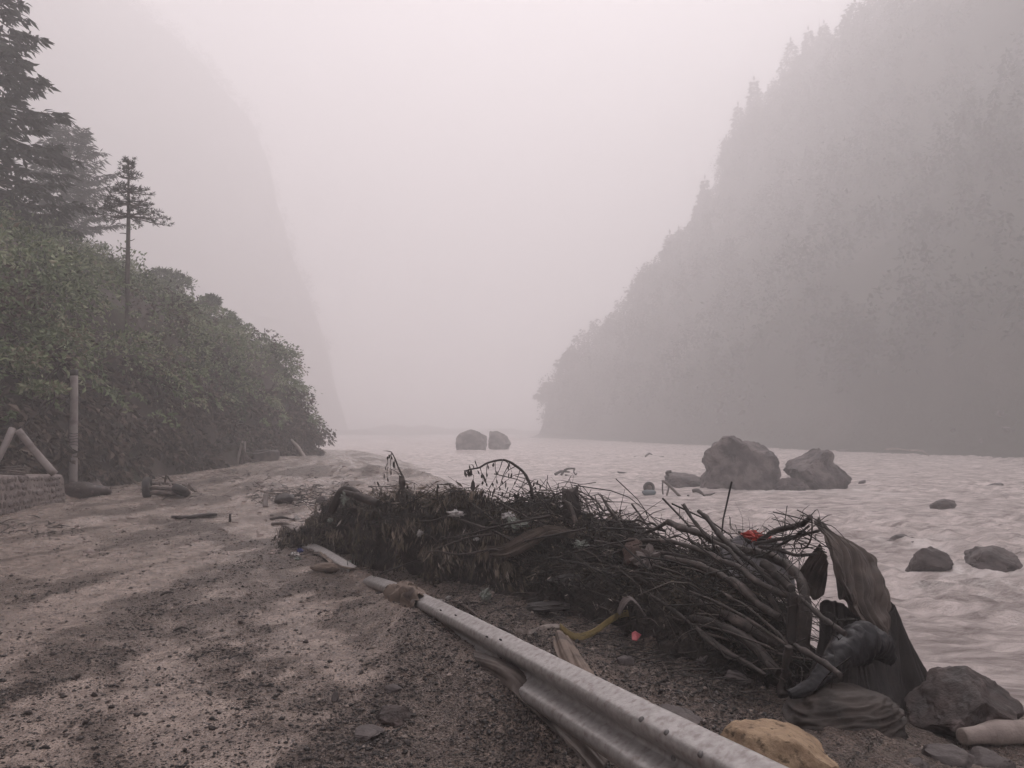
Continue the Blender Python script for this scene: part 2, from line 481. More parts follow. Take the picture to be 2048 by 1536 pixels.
# ------------------------------------------------------------------ slopes
def slope(name, foot, inward, profile, ds, runs, amp, nscale, seed, mat):
    foot = np.array(foot, float)
    seg = np.concatenate([[0], np.cumsum(np.hypot(*np.diff(foot, axis=0).T))])
    s = np.linspace(0, seg[-1], int(seg[-1] / ds) + 1)
    fx, fy = np.interp(s, seg, foot[:, 0]), np.interp(s, seg, foot[:, 1])
    pr = np.array(profile, float)
    r = np.array(runs, float)
    z = np.interp(r, pr[:, 0], pr[:, 1])
    S, Rr = np.meshgrid(np.arange(len(s)), np.arange(len(r)), indexing='ij')
    X = fx[S] + inward[0] * r[Rr]; Y = fy[S] + inward[1] * r[Rr]; Z = z[Rr] + 0 * X
    p = np.stack([X.ravel(), Y.ravel(), Z.ravel()], 1)
    d = fbm(p * nscale, 5, seed)
    fade = ss(0, 3, np.tile(r, len(s)))
    p[:, 0] -= inward[0] * amp * d * (0.25 + 0.75 * fade) ; p[:, 1] -= inward[1] * amp * d * (0.25 + 0.75 * fade)
    p[:, 2] += 0.5 * amp * fbm(p * nscale * 1.3 + 9, 4, seed + 5) * fade
    F = grid_faces(len(s), len(r))
    if inward[0] < 0: F = F[:, ::-1]
    return p, F, len(s), len(r)
M_SOIL = material("hillside_soil", (0.045, 0.035, 0.03), (0.085, 0.067, 0.057), 0.7, 0.85, None, 0.8, 3.0, 0.3, c3=(0.05, 0.055, 0.03), c3scale=.35, bdist=.15)
M_SLOPE = material("mountain_slope", (0.026, 0.031, 0.021), (0.045, 0.046, 0.033), 0.12, 0.95, None, 0.8, 0.8, 0.05, c3=(0.075, 0.066, 0.055), c3scale=.04, c3lo=.56, c3hi=.7, bdist=.6)
HILL_PROFILE = [(0, -.4), (.2, .3), (.6, 1.3), (1.4, 3.3), (2.6, 5.9), (4.4, 7.0), (6.9, 8.3), (10.6, 10.3), (13, 11.5), (17, 13.6), (25, 19), (45, 37)]
hr = np.concatenate([np.linspace(0, 3, 22), np.linspace(3.3, 20, 44), np.linspace(21, 45, 16)])
HP, HF, HS, HN = slope("hillside", [(-11.2, -14), (-11.6, 12), (-11.7, 30), (-11.6, 47), (-13, 50), (-17, 54), (-27, 60)], (-1, 0), HILL_PROFILE, .45, hr, 0.7, 0.32, 201, M_SOIL)
tag(link("hillside", mesh_np("hillside", HP, HF, None, True, (M_SOIL,))), "steep overgrown hillside rising left of the road", None, None, "structure")
RM_PROFILE = [(-8, -2.4), (-5, -1.2), (-2, -.4), (0, .6), (1.8, 8.5), (6.8, 17.5), (20, 31.6), (32.5, 45.6), (53, 69), (65, 94), (88.5, 123.5), (128, 143.5), (175, 158)]
RM_FOOT = [(70, -30), (58, 25), (48, 72), (30, 165), (9.5, 260), (11.5, 268), (26, 279), (60, 290)]
RM_IN = (0.98, 0.18)
RP, RF, RS_, RN_ = slope("right_mountain", RM_FOOT, RM_IN, RM_PROFILE, 2.6, np.concatenate([np.linspace(-8, 4.2, 14), np.linspace(7, 175, 62)]), 4.0, 0.045, 301, M_SLOPE)
tag(link("right_mountain", mesh_np("right_mountain", RP, RF, None, True, (M_SLOPE,))), "dark forested gorge side right of the river, fading into haze", None, None, "structure")
LM_PROFILE = [(-2, -1.5), (0, 0), (18, 58), (42, 120), (64, 176), (84, 194), (106, 210), (140, 222)]
LP, LF, _, _ = slope("left_mountain", [(-165, 240), (-158, 310), (-135, 385), (-95, 450), (-99, 466), (-125, 486)], (-0.8, -0.6), LM_PROFILE, 4.5, np.linspace(-2, 140, 60), 3.0, 0.04, 401, M_SLOPE)
tag(link("left_mountain", mesh_np("left_mountain", LP, LF, None, True, (M_SLOPE,))), "far gorge side on the left, almost lost in haze", None, None, "structure")
FP_, FF_, _, _ = slope("valley_head", [(230, 310), (90, 370), (35, 415), (0, 430), (-40, 415), (-95, 380), (-150, 340)], (0, 1), [(-3, -2), (0, -.4), (30, .3), (70, 1), (110, 2)], 5.0, np.linspace(-3, 110, 40), 6.0, 0.03, 501, M_SLOPE)
tag(link("valley_head", mesh_np("valley_head", FP_, FF_, None, True, (M_SLOPE,))), "distant mountain closing the valley, lost in haze", None, None, "structure")

# ------------------------------------------------------------------ haze
def haze():
    x0, x1, y0, y1, z0, z1 = -295, 295, -60, 570, -3.6, 238
    V = [(x, y, z) for z in (z0, z1) for y in (y0, y1) for x in (x0, x1)]
    F = np.array([[0, 2, 3, 1], [4, 5, 7, 6], [0, 1, 5, 4], [2, 6, 7, 3], [0, 4, 6, 2], [1, 3, 7, 5]])
    m = bpy.data.materials.new("haze_air"); m.use_nodes = True
    t = m.node_tree; t.nodes.clear()
    v = t.nodes.new('ShaderNodeVolumePrincipled')
    v.inputs['Color'].default_value = (0.97, 0.953, 0.960, 1)
    v.inputs['Density'].default_value = HAZE_DENSITY
    v.inputs['Anisotropy'].default_value = 0.25
    o = t.nodes.new('ShaderNodeOutputMaterial')
    t.links.new(v.outputs[0], o.inputs['Volume'])
    tag(obj("haze", V, F, m, None, False, origin=(0, 0, 0)), "pale grey mist filling the whole valley", None, None, "stuff")
haze()

# ------------------------------------------------------------------ foliage helpers
def unit(v):
    v = np.asarray(v, float)
    return v / (np.linalg.norm(v, axis=-1, keepdims=True) + 1e-12)
def leaf_quads(pos, d, length, width, rnd, rg, fold=0.25):
    """rhombic leaf blades: base, two shoulders, tip"""
    n = len(pos)
    d = unit(d)
    side = unit(np.cross(d, unit(rg.normal(size=(n, 3)))))
    nor = np.cross(side, d)
    length = np.broadcast_to(length, n)[:, None]; width = np.broadcast_to(width, n)[:, None]
    mid = pos + d * length * 0.45 + nor * width * fold
    V = np.stack([pos, mid + side * width * 0.5, pos + d * length, mid - side * width * 0.5], 1).reshape(-1, 3)
    F = np.arange(4 * n).reshape(-1, 4)
    return V, F, np.repeat(np.clip(rnd, 0, 1), 4)
def dome_leaves(c, rad, n, rg, L=(.1, .2), seed=0, lower=-0.25, droop=.6, rnd0=.45, rvar=.5):
    d = unit(rg.normal(size=(n, 3)))
    d[:, 2] = np.where(d[:, 2] < lower, -d[:, 2], d[:, 2])
    lump = 1 + 0.35 * fbm(d * 2.3 + np.array(c) * 1.7 + seed, 3, 91)
    shell = rg.uniform(0.62, 1.02, n) ** 0.7
    pos = np.array(c) + d * np.array(rad) * (lump * shell)[:, None]
    dirs = d + rg.normal(size=(n, 3)) * 0.55 - np.array([0, 0, droop])
    ln = rg.uniform(L[0], L[1], n)
    return leaf_quads(pos, dirs, ln, ln * rg.uniform(.35, .6, n), rnd0 + rvar * (rg.random(n) - .5) + 0.15 * (lump - 1), rg)
def tube(path, rad, sides=7, seed=0, rough=0.12, cap=True, sub=None):
    """bark tube along a smoothed path"""
    path = np.array(path, float); rad = np.array(rad, float) if np.ndim(rad) else np.linspace(rad, rad, len(path))
    if len(rad) != len(path): rad = np.interp(np.linspace(0, 1, len(path)), np.linspace(0, 1, len(rad)), rad)
    if sub is None: sub = 4
    if sub > 1 and len(path) > 2:
        q = np.concatenate([[2 * path[0] - path[1]], path, [2 * path[-1] - path[-2]]])
        out, ro = [], []
        for i in range(1, len(q) - 2):
            for k in range(sub):
                t = k / sub
                out.append(0.5 * ((2 * q[i]) + (-q[i - 1] + q[i + 1]) * t + (2 * q[i - 1] - 5 * q[i] + 4 * q[i + 1] - q[i + 2]) * t * t + (-q[i - 1] + 3 * q[i] - 3 * q[i + 1] + q[i + 2]) * t ** 3))
                ro.append(rad[i - 1] * (1 - t) + rad[i] * t)
        out.append(path[-1]); ro.append(rad[-1])
        path, rad = np.array(out), np.array(ro)
    if cap:
        t0, t1 = unit(path[0] - path[1]), unit(path[-1] - path[-2])
        path = np.concatenate([[path[0] + t0 * rad[0] * .12, path[0] + t0 * rad[0] * .1], path, [path[-1] + t1 * rad[-1] * .1, path[-1] + t1 * rad[-1] * .12]])
        rad = np.concatenate([[rad[0] * .02, rad[0] * .72], rad, [rad[-1] * .72, rad[-1] * .02]])
    n = len(path)
    tan = np.gradient(path, axis=0)
    if cap and n > 5: tan[:2] = tan[2]; tan[-2:] = tan[-3]
    tan = unit(tan)
    ref = np.array([0, 0, 1.0]) if abs(tan[0][2]) < .9 else np.array([1.0, 0, 0])
    u = unit(ref - tan * (tan @ ref)[:, None]); v = np.cross(tan, u)
    a = np.linspace(0, 2 * np.pi, sides, endpoint=False)
    V = path[:, None, :] + rad[:, None, None] * (np.cos(a)[None, :, None] * u[:, None, :] + np.sin(a)[None, :, None] * v[:, None, :])
    V = V.reshape(-1, 3)
    if rough:
        sc = 1.0 / max(rad.max() * 2.5, 1e-3)
        dsp = fbm(V * sc + seed * 7.3, 3, 13 + seed)
        cen = np.repeat(path, sides, 0)
        V = cen + (V - cen) * (1 + rough * dsp)[:, None]
    F = grid_faces(n, sides, True)
    return V, F
def cat3(items):
    Vs, Fs, As, n = [], [], [], 0
    for V, F, A in items:
        Vs.append(V); Fs.append(F + n); As.append(A); n += len(V)
    return np.concatenate(Vs), np.concatenate(Fs), np.concatenate(As)

M_LEAF = material("hill_leaves", (0.06, 0.07, 0.03), rough=.62, spec=.25, attr='rnd',
                  ramp=[(0.0, (0.024, 0.032, 0.018)), (.35, (0.08, 0.115, 0.055)), (.65, (0.165, 0.215, 0.105)), (.88, (0.29, 0.32, 0.195)), (1.0, (0.22, 0.19, 0.13))])
M_DEADLEAF = material("dead_brush", (0.06, 0.05, 0.04), rough=.8, spec=.2, attr='rnd',
                      ramp=[(0, (0.028, 0.022, 0.018)), (.5, (0.075, 0.057, 0.046)), (.85, (0.15, 0.115, 0.095)), (1, (0.085, 0.09, 0.05))])
M_NEEDLE = material("pine_needles", (0.03, 0.04, 0.025), rough=.7, spec=.2, attr='rnd',
                    ramp=[(0, (0.012, 0.016, 0.012)), (.6, (0.03, 0.04, 0.026)), (1, (0.055, 0.065, 0.042))])
M_BARK = material("tree_bark", (0.055, 0.045, 0.04), (0.10, 0.085, 0.075), 6, .85, None, .6, 20)
M_FARLEAF = material("far_forest", (0.03, 0.04, 0.02), rough=1.0, spec=.0, attr='rnd',
                     ramp=[(0, (0.016, 0.02, 0.013)), (.5, (0.028, 0.032, 0.022)), (1, (0.045, 0.047, 0.033))])

# ------------------------------------------------------------------ undergrowth of the left hillside
HG = HP.reshape(HS, HN, 3)
def hill_pt(si, ri):
    return HG[np.clip(si, 0, HS - 1), np.clip(ri, 0, HN - 1)]
rg = np.random.default_rng(21)
items, dead = [], []
hy = HG[:, 0, 1]
si_ok = np.where((hy > 9) & (hy < 57))[0]
def scr(c):
    k = c[1] * _cp + (c[2] - CAM_Z) * _sp
    return 1024 + FPX * c[0] / k, 768 - FPX * ((c[2] - CAM_Z) * _cp - c[1] * _sp) / k
for _ in range(860):
    si = int(rg.choice(si_ok)); ri = int(rg.integers(3, 64))
    c = hill_pt(si, ri)
    if c[0] < -34 and rg.random() < .6: continue
    if c[0] / c[1] < -0.95: continue
    r = .5 + 1.4 * rg.random() ** 2.2
    sx_, sy_ = scr(c)
    if abs(sx_ - 258) < 60 and sy_ < 690 and c[1] < 30: continue
    if c[2] > 6.2 and c[1] > 36: r = min(r, .9)
    low = c[2] < 2.3 + 0.8 * math.sin(c[1] * .9)
    dist = math.hypot(c[0], c[1])
    n = int(np.clip(230 * (28 / dist) * min(r, 1.5) ** 1.6, 70, 620))
    if low:
        dead.append(dome_leaves(c + np.array([.15, 0, .1]), (r * .55, r * .9, r * .6), int(n * .7), rg, (.12, .34), droop=1.3, rnd0=.45, rvar=.9))
        if rg.random() < .35: items.append(dome_leaves(c, (r * .5, r * .7, r * .5), n // 4, rg, (.1, .2), rnd0=.25, rvar=.6))
    else:
        tone = .30 + .42 * rg.random() + .25 * float(vn(np.array([[c[0] * .3, c[1] * .3, c[2] * .3]]), 7)[0])
        (dead if rg.random() < .13 else items).append(dome_leaves(c, (r * .9, r, r * .8), n, rg, (.10, .24), rnd0=tone, rvar=.7))
for _ in range(420):                                   # the foot of the slope: mud-browned brush
    si = int(rg.choice(si_ok)); c = hill_pt(si, int(rg.integers(1, 12)))
    r = rg.uniform(.35, .8)
    dead.append(dome_leaves(c + np.array([.1, 0, .05]), (r * .5, r, r * .7), 90, rg, (.14, .38), droop=1.4, rnd0=.42, rvar=.9))
for _ in range(900):                                   # arching leafy sprays growing out of the scrub
    si = int(rg.choice(si_ok)); c = hill_pt(si, int(rg.integers(5, 60)))
    sx_, sy_ = scr(c)
    if (abs(sx_ - 258) < 45 and sy_ < 690 and c[1] < 30) or c[0] / c[1] < -.9: continue
    l_ = rg.uniform(.6, 1.5); a = rg.normal() * .9
    o = np.array([math.cos(a) * .8, math.sin(a) * .6 - .2, 0])
    t = np.linspace(.15, 1, 26)
    pos = c + np.array([.2, 0, .35]) + o * (t * l_)[:, None] + np.array([0, 0, 1.0]) * (l_ * (.9 * t - 1.1 * t * t))[:, None]
    d = o * .5 + rg.normal(size=(26, 3)) * .6 + np.array([0, 0, -.5])
    ln = rg.uniform(.12, .26, 26)
    items.append(leaf_quads(pos, d, ln, ln * .42, rg.uniform(.35, .95) + .2 * (rg.random(26) - .5), rg))
V, F, A = cat3(items)
tag(obj("undergrowth", V, F, M_LEAF, None, False, {'rnd': A}, (0, 0, 0)), "dense green scrub and vines covering the left hillside", None, None, "stuff")
V, F, A = cat3(dead)
tag(obj("dead_brush", V, F, M_DEADLEAF, None, False, {'rnd': A}, (0, 0, 0)), "mud-browned dead brush hanging over the foot of the hillside", None, None, "stuff")

def shrub(name, c, rad, n, label, mat=None, L=(.1, .22), tone=.5, seed=0, stems=5, droop=.5, cat="shrub", group=None):
    c = np.array(c, float)
    rg_ = np.random.default_rng(1000 + seed)
    e = empty(name, c - np.array([0, 0, rad[2]]))
    its = []
    nb = max(4, int(n / 260))
    for k in range(nb):                                   # lobes
        d = unit(rg_.normal(size=3)); d[2] = abs(d[2]) * .8
        its.append(dome_leaves(c + d * np.array(rad) * .55, np.array(rad) * rg_.uniform(.38, .6), n // nb, rg_, L, seed=seed + k, rnd0=tone + rg_.uniform(-.12, .12), rvar=.6, droop=droop))
    V, F, A = cat3(its)
    obj("crown", V, F, mat or M_LEAF, e, False, {'rnd': A})["kind"] = "stuff"
    st = []
    base = c - np.array([0, 0, rad[2] * 1.05])
    for k in range(stems):
        tip = c + unit(rg_.normal(size=3)) * np.array(rad) * .7
        st.append(tube([base + rg_.normal(size=3) * .06, (base * .5 + tip * .5) + rg_.normal(size=3) * .1, tip], [.04, .025, .012], 5, k, 0.1))
    Vs, Fs = merge(st)
    obj("stems", Vs, Fs, M_BARK, e)["kind"] = "stuff"
    return tag(e, label, cat, group)
# bushes one can tell apart along the hill's edge and face (photo point of the crown centre, depth, half sizes)
for i, (px, py, y, rx, rz, n, tone, lab) in enumerate([  # high tones at the left edge paint the leaves as if lit
        (330, 572, 49, 1.7, 1.25, 2400, .30, "dark rounded bush on the hill crest right of the slender pine"),
        (415, 612, 48, .8, .7, 1100, .30, "small round bush on the ridge, lower right of the dark rounded bush"),
        (468, 652, 47.5, .9, .55, 900, .38, "low spreading bush midway down the hill's ridge line"),
        (552, 702, 47, .55, .5, 650, .72, "pale leafy bush sprouting from the upper corner of the hill nose"),
        (566, 748, 47, .35, .4, 350, .66, "small leafy tuft jutting from the cliff edge under the pale bush"),
        (622, 852, 47.5, .28, .45, 300, .6, "thin sprig of leaves overhanging the foot of the hill nose"),
        (60, 650, 23, 1.3, .75, 1500, .66, "broad pale green bush on the slope at the left edge"),
        (128, 690, 22.5, .8, .55, 900, .74, "leaning bush with pale leaves above and left of the utility pole"),
        (52, 745, 19.5, 1.0, .62, 1300, .72, "leafy bush coloured as if sunlit just left of the pole's top"),
        (80, 790, 19.2, .6, .4, 600, .66, "drooping bush hanging beside the upper half of the pole"),
        (30, 560, 27, 1.6, 1.0, 1400, .45, "mid green bush under the big conifer"),
        (205, 560, 38, 1.8, 1.2, 1600, .4, "hazy bush behind the slender pine's trunk"),
        (380, 740, 40, 1.4, .9, 1300, .56, "wide green bush in the middle of the hillside"),
        (300, 690, 34, 1.2, .8, 1200, .55, "green bush at the foot of the slender pine"),
        (170, 610, 31, 1.3, .9, 1200, .5, "green bush on the slope left of the slender pine"),
        (480, 770, 44, 1.2, .9, 1100, .5, "green bush low on the right side of the hillside"),
        (250, 780, 27, .9, .7, 900, .5, "small green bush right of the utility pole on the slope")]):
    shrub("hillside_bush", P(px, py, y), (rx, rx, rz), n, lab, None, (.09, .2) if y < 30 else (.12, .26), tone, i, group="bushes on the left hillside")

# ------------------------------------------------------------------ trees of the left hillside
def bough_sprays(path, n, rg_, L, width, rnd0, droop=.35, spread=1.0):
    path = np.array(path)
    t = rg_.uniform(.25, 1, n) ** .8
    seg = np.linspace(0, 1, len(path))
    pos = np.stack([np.interp(t, seg, path[:, k]) for k in range(3)], 1)
    ax = unit(path[-1] - path[0])
    sd = unit(np.cross(ax, [0, 0, 1.0]))
    s = rg_.choice([-1, 1], n)[:, None]
    d = ax * rg_.uniform(.2, .9, n)[:, None] + sd * s * rg_.uniform(.2, 1.0, n)[:, None] * spread + np.array([0, 0, 1.0]) * (rg_.normal(size=n) * .25 - droop)[:, None]
    pos = pos + rg_.normal(size=(n, 3)) * .05
    ln = rg_.uniform(L[0], L[1], n)
    return leaf_quads(pos, d, ln, ln * width, rnd0 + .5 * (rg_.random(n) - .5), rg_)
def conifer(name, base, h, R0, levels, per, sprays, label, L, width=.28, crown_from=.2, seed=0, lean=(0, 0), mat=None, group=None, shape=1.0, tr=.12, up=.1, droop=.35, cat="tree", asym=None):
    base = np.array(base, float)
    rg_ = np.random.default_rng(500 + seed)
    e = empty(name, base)
    top = base + np.array([lean[0], lean[1], h])
    trunk = [base - np.array([0, 0, .5]), base * .66 + top * .34, base * .33 + top * .67, top]
    limbs, fol = [], []
    for k in range(levels):
        f = crown_from + (1 - crown_from) * (k + rg_.uniform(-.2, .2)) / levels
        f = min(max(f, crown_from), .985)
        c = base + (top - base) * f
        rr = R0 * (1 - (f - crown_from) / (1 - crown_from)) ** shape * rg_.uniform(.75, 1.1) + .12 * R0
        a0 = rg_.uniform(0, 6.28)
        for j in range(per):
            a = a0 + j * 2 * np.pi / per + rg_.uniform(-.35, .35)
            l_ = rr * rg_.uniform(.6, 1.1)
            if asym: l_ *= asym(a, f)
            if l_ < .05: continue
            o = np.array([math.cos(a), math.sin(a), 0])
            pth = [c, c + o * l_ * .5 + np.array([0, 0, up * l_ * .3 - .05 * l_]), c + o * l_ + np.array([0, 0, up * l_])]
            limbs.append(tube(pth, [tr * .28 * (1 - f * .6), tr * .18 * (1 - f * .5), .008], 4, j, 0, False, 2))
            fol.append(bough_sprays(pth, max(4, int(sprays * l_ / R0)), rg_, L, width, .5, droop))
    fol.append(bough_sprays([top - np.array([0, 0, .12 * h * .4]), top], sprays // 2, rg_, L, width, .5, -.5))
    V, F = tube(trunk, [tr, tr * .8, tr * .5, tr * .12], 8, seed, .06)
    obj("trunk", V, F, M_BARK, e)
    V, F = merge(limbs)
    obj("limbs", V, F, M_BARK, e)["kind"] = "stuff"
    V, F, A = cat3(fol)
    obj("crown", V, F, mat or M_NEEDLE, e, False, {'rnd': A})["kind"] = "stuff"
    return tag(e, label, cat, group), e

b = P(-38, 640, 29)
conifer("big_conifer", b, P(-20, -60, 29)[2] - b[2], 3.3, 15, 8, 110, "tall dark conifer with layered boughs cut by the left edge of the photo", (.25, .55), .3, .30, 11, tr=.3, up=-.02, shape=.55)
b = P(-120, 640, 33)
conifer("big_conifer", b, P(-110, 100, 33)[2] - b[2], 3.6, 12, 8, 100, "dark conifer behind the tall one at the far left edge", (.3, .6), .3, .2, 12, tr=.3, up=-.03, shape=.6)
b = P(122, 520, 46)
conifer("hazy_conifer", b, P(127, 243, 46)[2] - b[2], 3.0, 15, 8, 85, "hazy broad conifer standing between the tall dark conifer and the slender pine", (.3, .6), .2, .22, 13, tr=.22, shape=.42, up=.18, mat=M_NEEDLE,
        asym=lambda a, f: 1.0 if math.cos(a) > -.2 else .75)

def slender_pine():
    y = 27.3
    base, top = P(256, 690, y), P(257, 318, y)
    e = empty("slender_pine", base)
    rg_ = np.random.default_rng(77)
    m = y / FPX
    pt = lambda px, py, dy=0: P(px, py, y + dy)
    V, F = tube([base - [0, 0, .6], pt(255, 560), pt(257, 440), pt(257, 380), top], [.10, .085, .065, .045, .02], 8, 3, .06)
    obj("trunk", V, F, M_BARK, e)
    limbs, fol = [], []
    layers = [(433, 84, 0, 7), (428, 66, 2, 5), (409, 54, 2, 7), (403, 44, 0, 5), (383, 44, 4, 7), (378, 30, 0, 4), (356, 22, 8, 6), (347, 20, 8, 5), (336, 14, 8, 5), (326, 8, 10, 4)]
    for (py, hw, rise, cnt) in layers:
        for j in range(cnt):
            a = j * 2 * np.pi / cnt + rg_.uniform(-.3, .3)
            l_ = hw * m * rg_.uniform(.72, 1.05)
            c = pt(257, py)
            o = np.array([math.cos(a), math.sin(a), 0])
            pth = [c, c + o * l_ * .5 + np.array([0, 0, -.02 * l_]), c + o * l_ + np.array([0, 0, rise * m * .6])]
            limbs.append(tube(pth, [.028, .02, .008], 5, j, 0, False, 2))
            # needle tufts along the outer part of the bough
            for t in np.linspace(.45, 1.0, max(2, int(5 * hw / 60) + 1)):
                q = pth[0] * (1 - t) + pth[2] * t + rg_.normal(size=3) * .04
                n = 16
                d = unit(rg_.normal(size=(n, 3)) * np.array([1, 1, .7]) + o * .6 + np.array([0, 0, .45]))
                ln = rg_.uniform(.10, .20, n)
                fol.append(leaf_quads(np.repeat(q[None], n, 0), d, ln, ln * .17, .5 + .5 * (rg_.random(n) - .5), rg_, .05))
    V, F = merge(limbs); obj("limbs", V, F, M_BARK, e)["kind"] = "stuff"
    V, F, A = cat3(fol); obj("crown", V, F, M_NEEDLE, e, False, {'rnd': A})["kind"] = "stuff"
    for py in (456, 468, 482, 497, 512, 526, 531, 545, 560, 575, 592, 592, 612, 618, 640):   # snapped dead branch stubs
        a = rg_.choice([0, np.pi]) + rg_.uniform(-.5, .5)
        c = pt(256, py)
        l_ = rg_.uniform(.12, .34)
        V, F = tube([c, c + np.array([math.cos(a) * l_ * .6, math.sin(a) * l_ * .6, .01]), c + np.array([math.cos(a) * l_, math.sin(a) * l_, rg_.uniform(-.02, .06)])], [.022, .016, .01], 5, 0, 0)
        obj("branch_stub", V, F, M_BARK, e)
    its = [dome_leaves(pt(270, 630), (.18, .18, .14), 60, rg_, (.07, .14), rnd0=.6), dome_leaves(pt(264, 455), (.1, .1, .1), 25, rg_, (.07, .12), rnd0=.4)]
    V, F, A = cat3(its); obj("leaf_sprig", V, F, M_LEAF, e, False, {'rnd': A})["kind"] = "stuff"
    tag(e, "slender bare-trunked pine with a flat tufted crown standing on the hillside", "tree")
slender_pine()

# ------------------------------------------------------------------ forest on the gorge sides
def far_forest(name, pts, label, hs, card, ncard, rg_, con=.5):
    its = []
    for c in pts:
        h = rg_.uniform(*hs)
        n = ncard
        if rg_.random() < con:                      # spire
            t = rg_.random(n) ** .8
            a = rg_.uniform(0, 6.28, n)
            rr = h * .24 * (1 - t) * rg_.uniform(.5, 1.1, n)
            pos = c + np.stack([np.cos(a) * rr, np.sin(a) * rr, t * h], 1)
            d = np.stack([np.cos(a), np.sin(a), -.5 + 0 * a], 1) + rg_.normal(size=(n, 3)) * .25
            ln = card * rg_.uniform(.5, 1.1, n)
            its.append(leaf_quads(pos, d, ln, ln * .45, .3 + .5 * rg_.random(n), rg_))
        else:
            its.append(dome_leaves(c + np.array([0, 0, h * .4]), (h * .45, h * .45, h * .5), n, rg_, (card * .4, card), rnd0=.45, rvar=.8))
    V, F, A = cat3(its)
    return tag(obj(name, V, F, M_FARLEAF, None, False, {'rnd': A}, (0, 0, 0)), label, None, None, "stuff")
rg = np.random.default_rng(31)
RG = RP.reshape(RS_, RN_, 3)
pts = []
while len(pts) < 2300:
    i, j = rg.integers(8, RS_), int(rg.integers(9, 62))
    c = RG[i, j]
    if c[1] < 30 or c[0] / c[1] > 0.85: continue
    if c[2] < 3 + 5 * rg.random() and c[1] < 120: continue
    pts.append(c)
far_forest("gorge_forest", pts, "hazy forest covering the gorge side right of the river", (4.0, 9), 1.05, 60, rg)
near_nose = [RG[i, j] for i in range(RS_) for j in range(14, 60) if 236 < RG[i, 0, 1] < 276]
far_forest("ridge_forest", [near_nose[k] for k in rg.choice(len(near_nose), 420)], "hazy conifers crowding the ridge of the right-hand spur", (4.5, 9), 1.4, 60, rg, .8)
idx = rg.choice(len(LP), 1000)
far_forest("distant_forest", [LP[i] for i in idx if LP[i][2] > 4], "barely visible forest on the misty left gorge side", (6, 11), 2.0, 44, rg)
ridge_y = lambda px: float(np.interp(px, [1080, 1130, 1270, 1380, 1440, 1560, 1760, 2048], [260, 261, 265, 269, 271, 275, 282, 292]))
ORD = ["lowest", "second lowest", "third", "fourth", "fifth", "sixth", "seventh", "eighth", "ninth", "tenth", "eleventh", "twelfth", "thirteenth", "fourteenth", "fifteenth", "sixteenth", "seventeenth"]
RT = [(1092, 795, 5.5, 3.0), (1135, 735, 5, 2.6), (1200, 655, 5, 2.2), (1272, 545, 5.5, 1.7), (1296, 518, 5, 1.3), (1327, 428, 8, 1.7), (1345, 430, 7, 1.5), (1384, 388, 6.5, 1.4), (1402, 310, 9.5, 1.5),
      (1440, 288, 8, 1.5), (1466, 190, 12, 1.7), (1500, 155, 12, 1.9), (1572, 82, 13, 3.0), (1608, 100, 11, 1.8), (1646, 78, 10, 2.6), (1700, 68, 9, 3.4), (1745, 22, 9, 3.0)]
_k = RP[:, 1] * _cp + (RP[:, 2] - CAM_Z) * _sp
RPX = np.where(_k > 20, 1024 + FPX * RP[:, 0] / np.maximum(_k, 1), -9e3)
RPY = 768 - FPX * ((RP[:, 2] - CAM_Z) * _cp - RP[:, 1] * _sp) / np.maximum(_k, 1)
for i, (px, py, h, rr) in enumerate(RT):
    y = ridge_y(px)
    h, rr = h * 1.35, rr * 1.5
    col_ = np.where(np.abs(RPX - px) < 14)[0]
    t = RP[col_[np.argmin(RPY[col_])]] + np.array([0, 0, h - 1.2])          # stands on the skyline of the slope
    conifer("ridge_conifer", t - np.array([0, 0, h]), h, rr * 1.35, 11, 6, 30, f"hazy conifer on the right ridge, {ORD[i]} of the row counting up from the river" if i else "bushy hazy tree hanging over the river at the tip of the right-hand spur",
            (.9, 1.9), .4, .12, 60 + i, tr=.2, mat=M_FARLEAF, group="conifers along the right ridge", shape=1.0)
V, F = tube([P(1638, 130, 278), P(1639, 80, 278), P(1638, 34, 278)], [.33, .2, .07], 6, 1, .05)
tag(obj("dead_snag", V, F, M_BARK), "bare thin dead trunk sticking up among the ridge conifers at upper right", "tree")

# ------------------------------------------------------------------ rocks, boxes, cloth
_ico = {}
def ico(n):
    if n not in _ico:
        import bmesh
        bm = bmesh.new(); bmesh.ops.create_icosphere(bm, subdivisions=n, radius=1.0)
        V = np.array([v.co[:] for v in bm.verts]); F = np.array([[v.index for v in f.verts] for f in bm.faces]); bm.free()
        _ico[n] = (V, F)
    return _ico[n]
def rock_mesh(size, seed, sub=4, cuts=9, planes=(), rough=.10, rscale=2.2, fine=.035, cut=(.5, .85)):
    V, F = ico(sub); V = V.copy()
    r_ = np.random.default_rng(seed)
    pl = [(unit(np.array(n, float)), o) for n, o in planes] + [(unit(r_.normal(size=3)), r_.uniform(*cut)) for _ in range(cuts)]
    V *= (1 + .25 * fbm(V * 1.1 + seed, 2, seed))[:, None]
    for n, o in pl:
        d = V @ n
        V = V - np.clip(d - o, 0, None)[:, None] * n * .93
    V = V * (1 + rough * fbm(V * rscale + seed * 3.1, 5, seed + 3) + fine * fbm(V * 11, 3, seed + 9))[:, None]
    return V * np.array(size) * .5 / np.array([np.ptp(V[:, 0]), np.ptp(V[:, 1]), np.ptp(V[:, 2])]) * 2, F
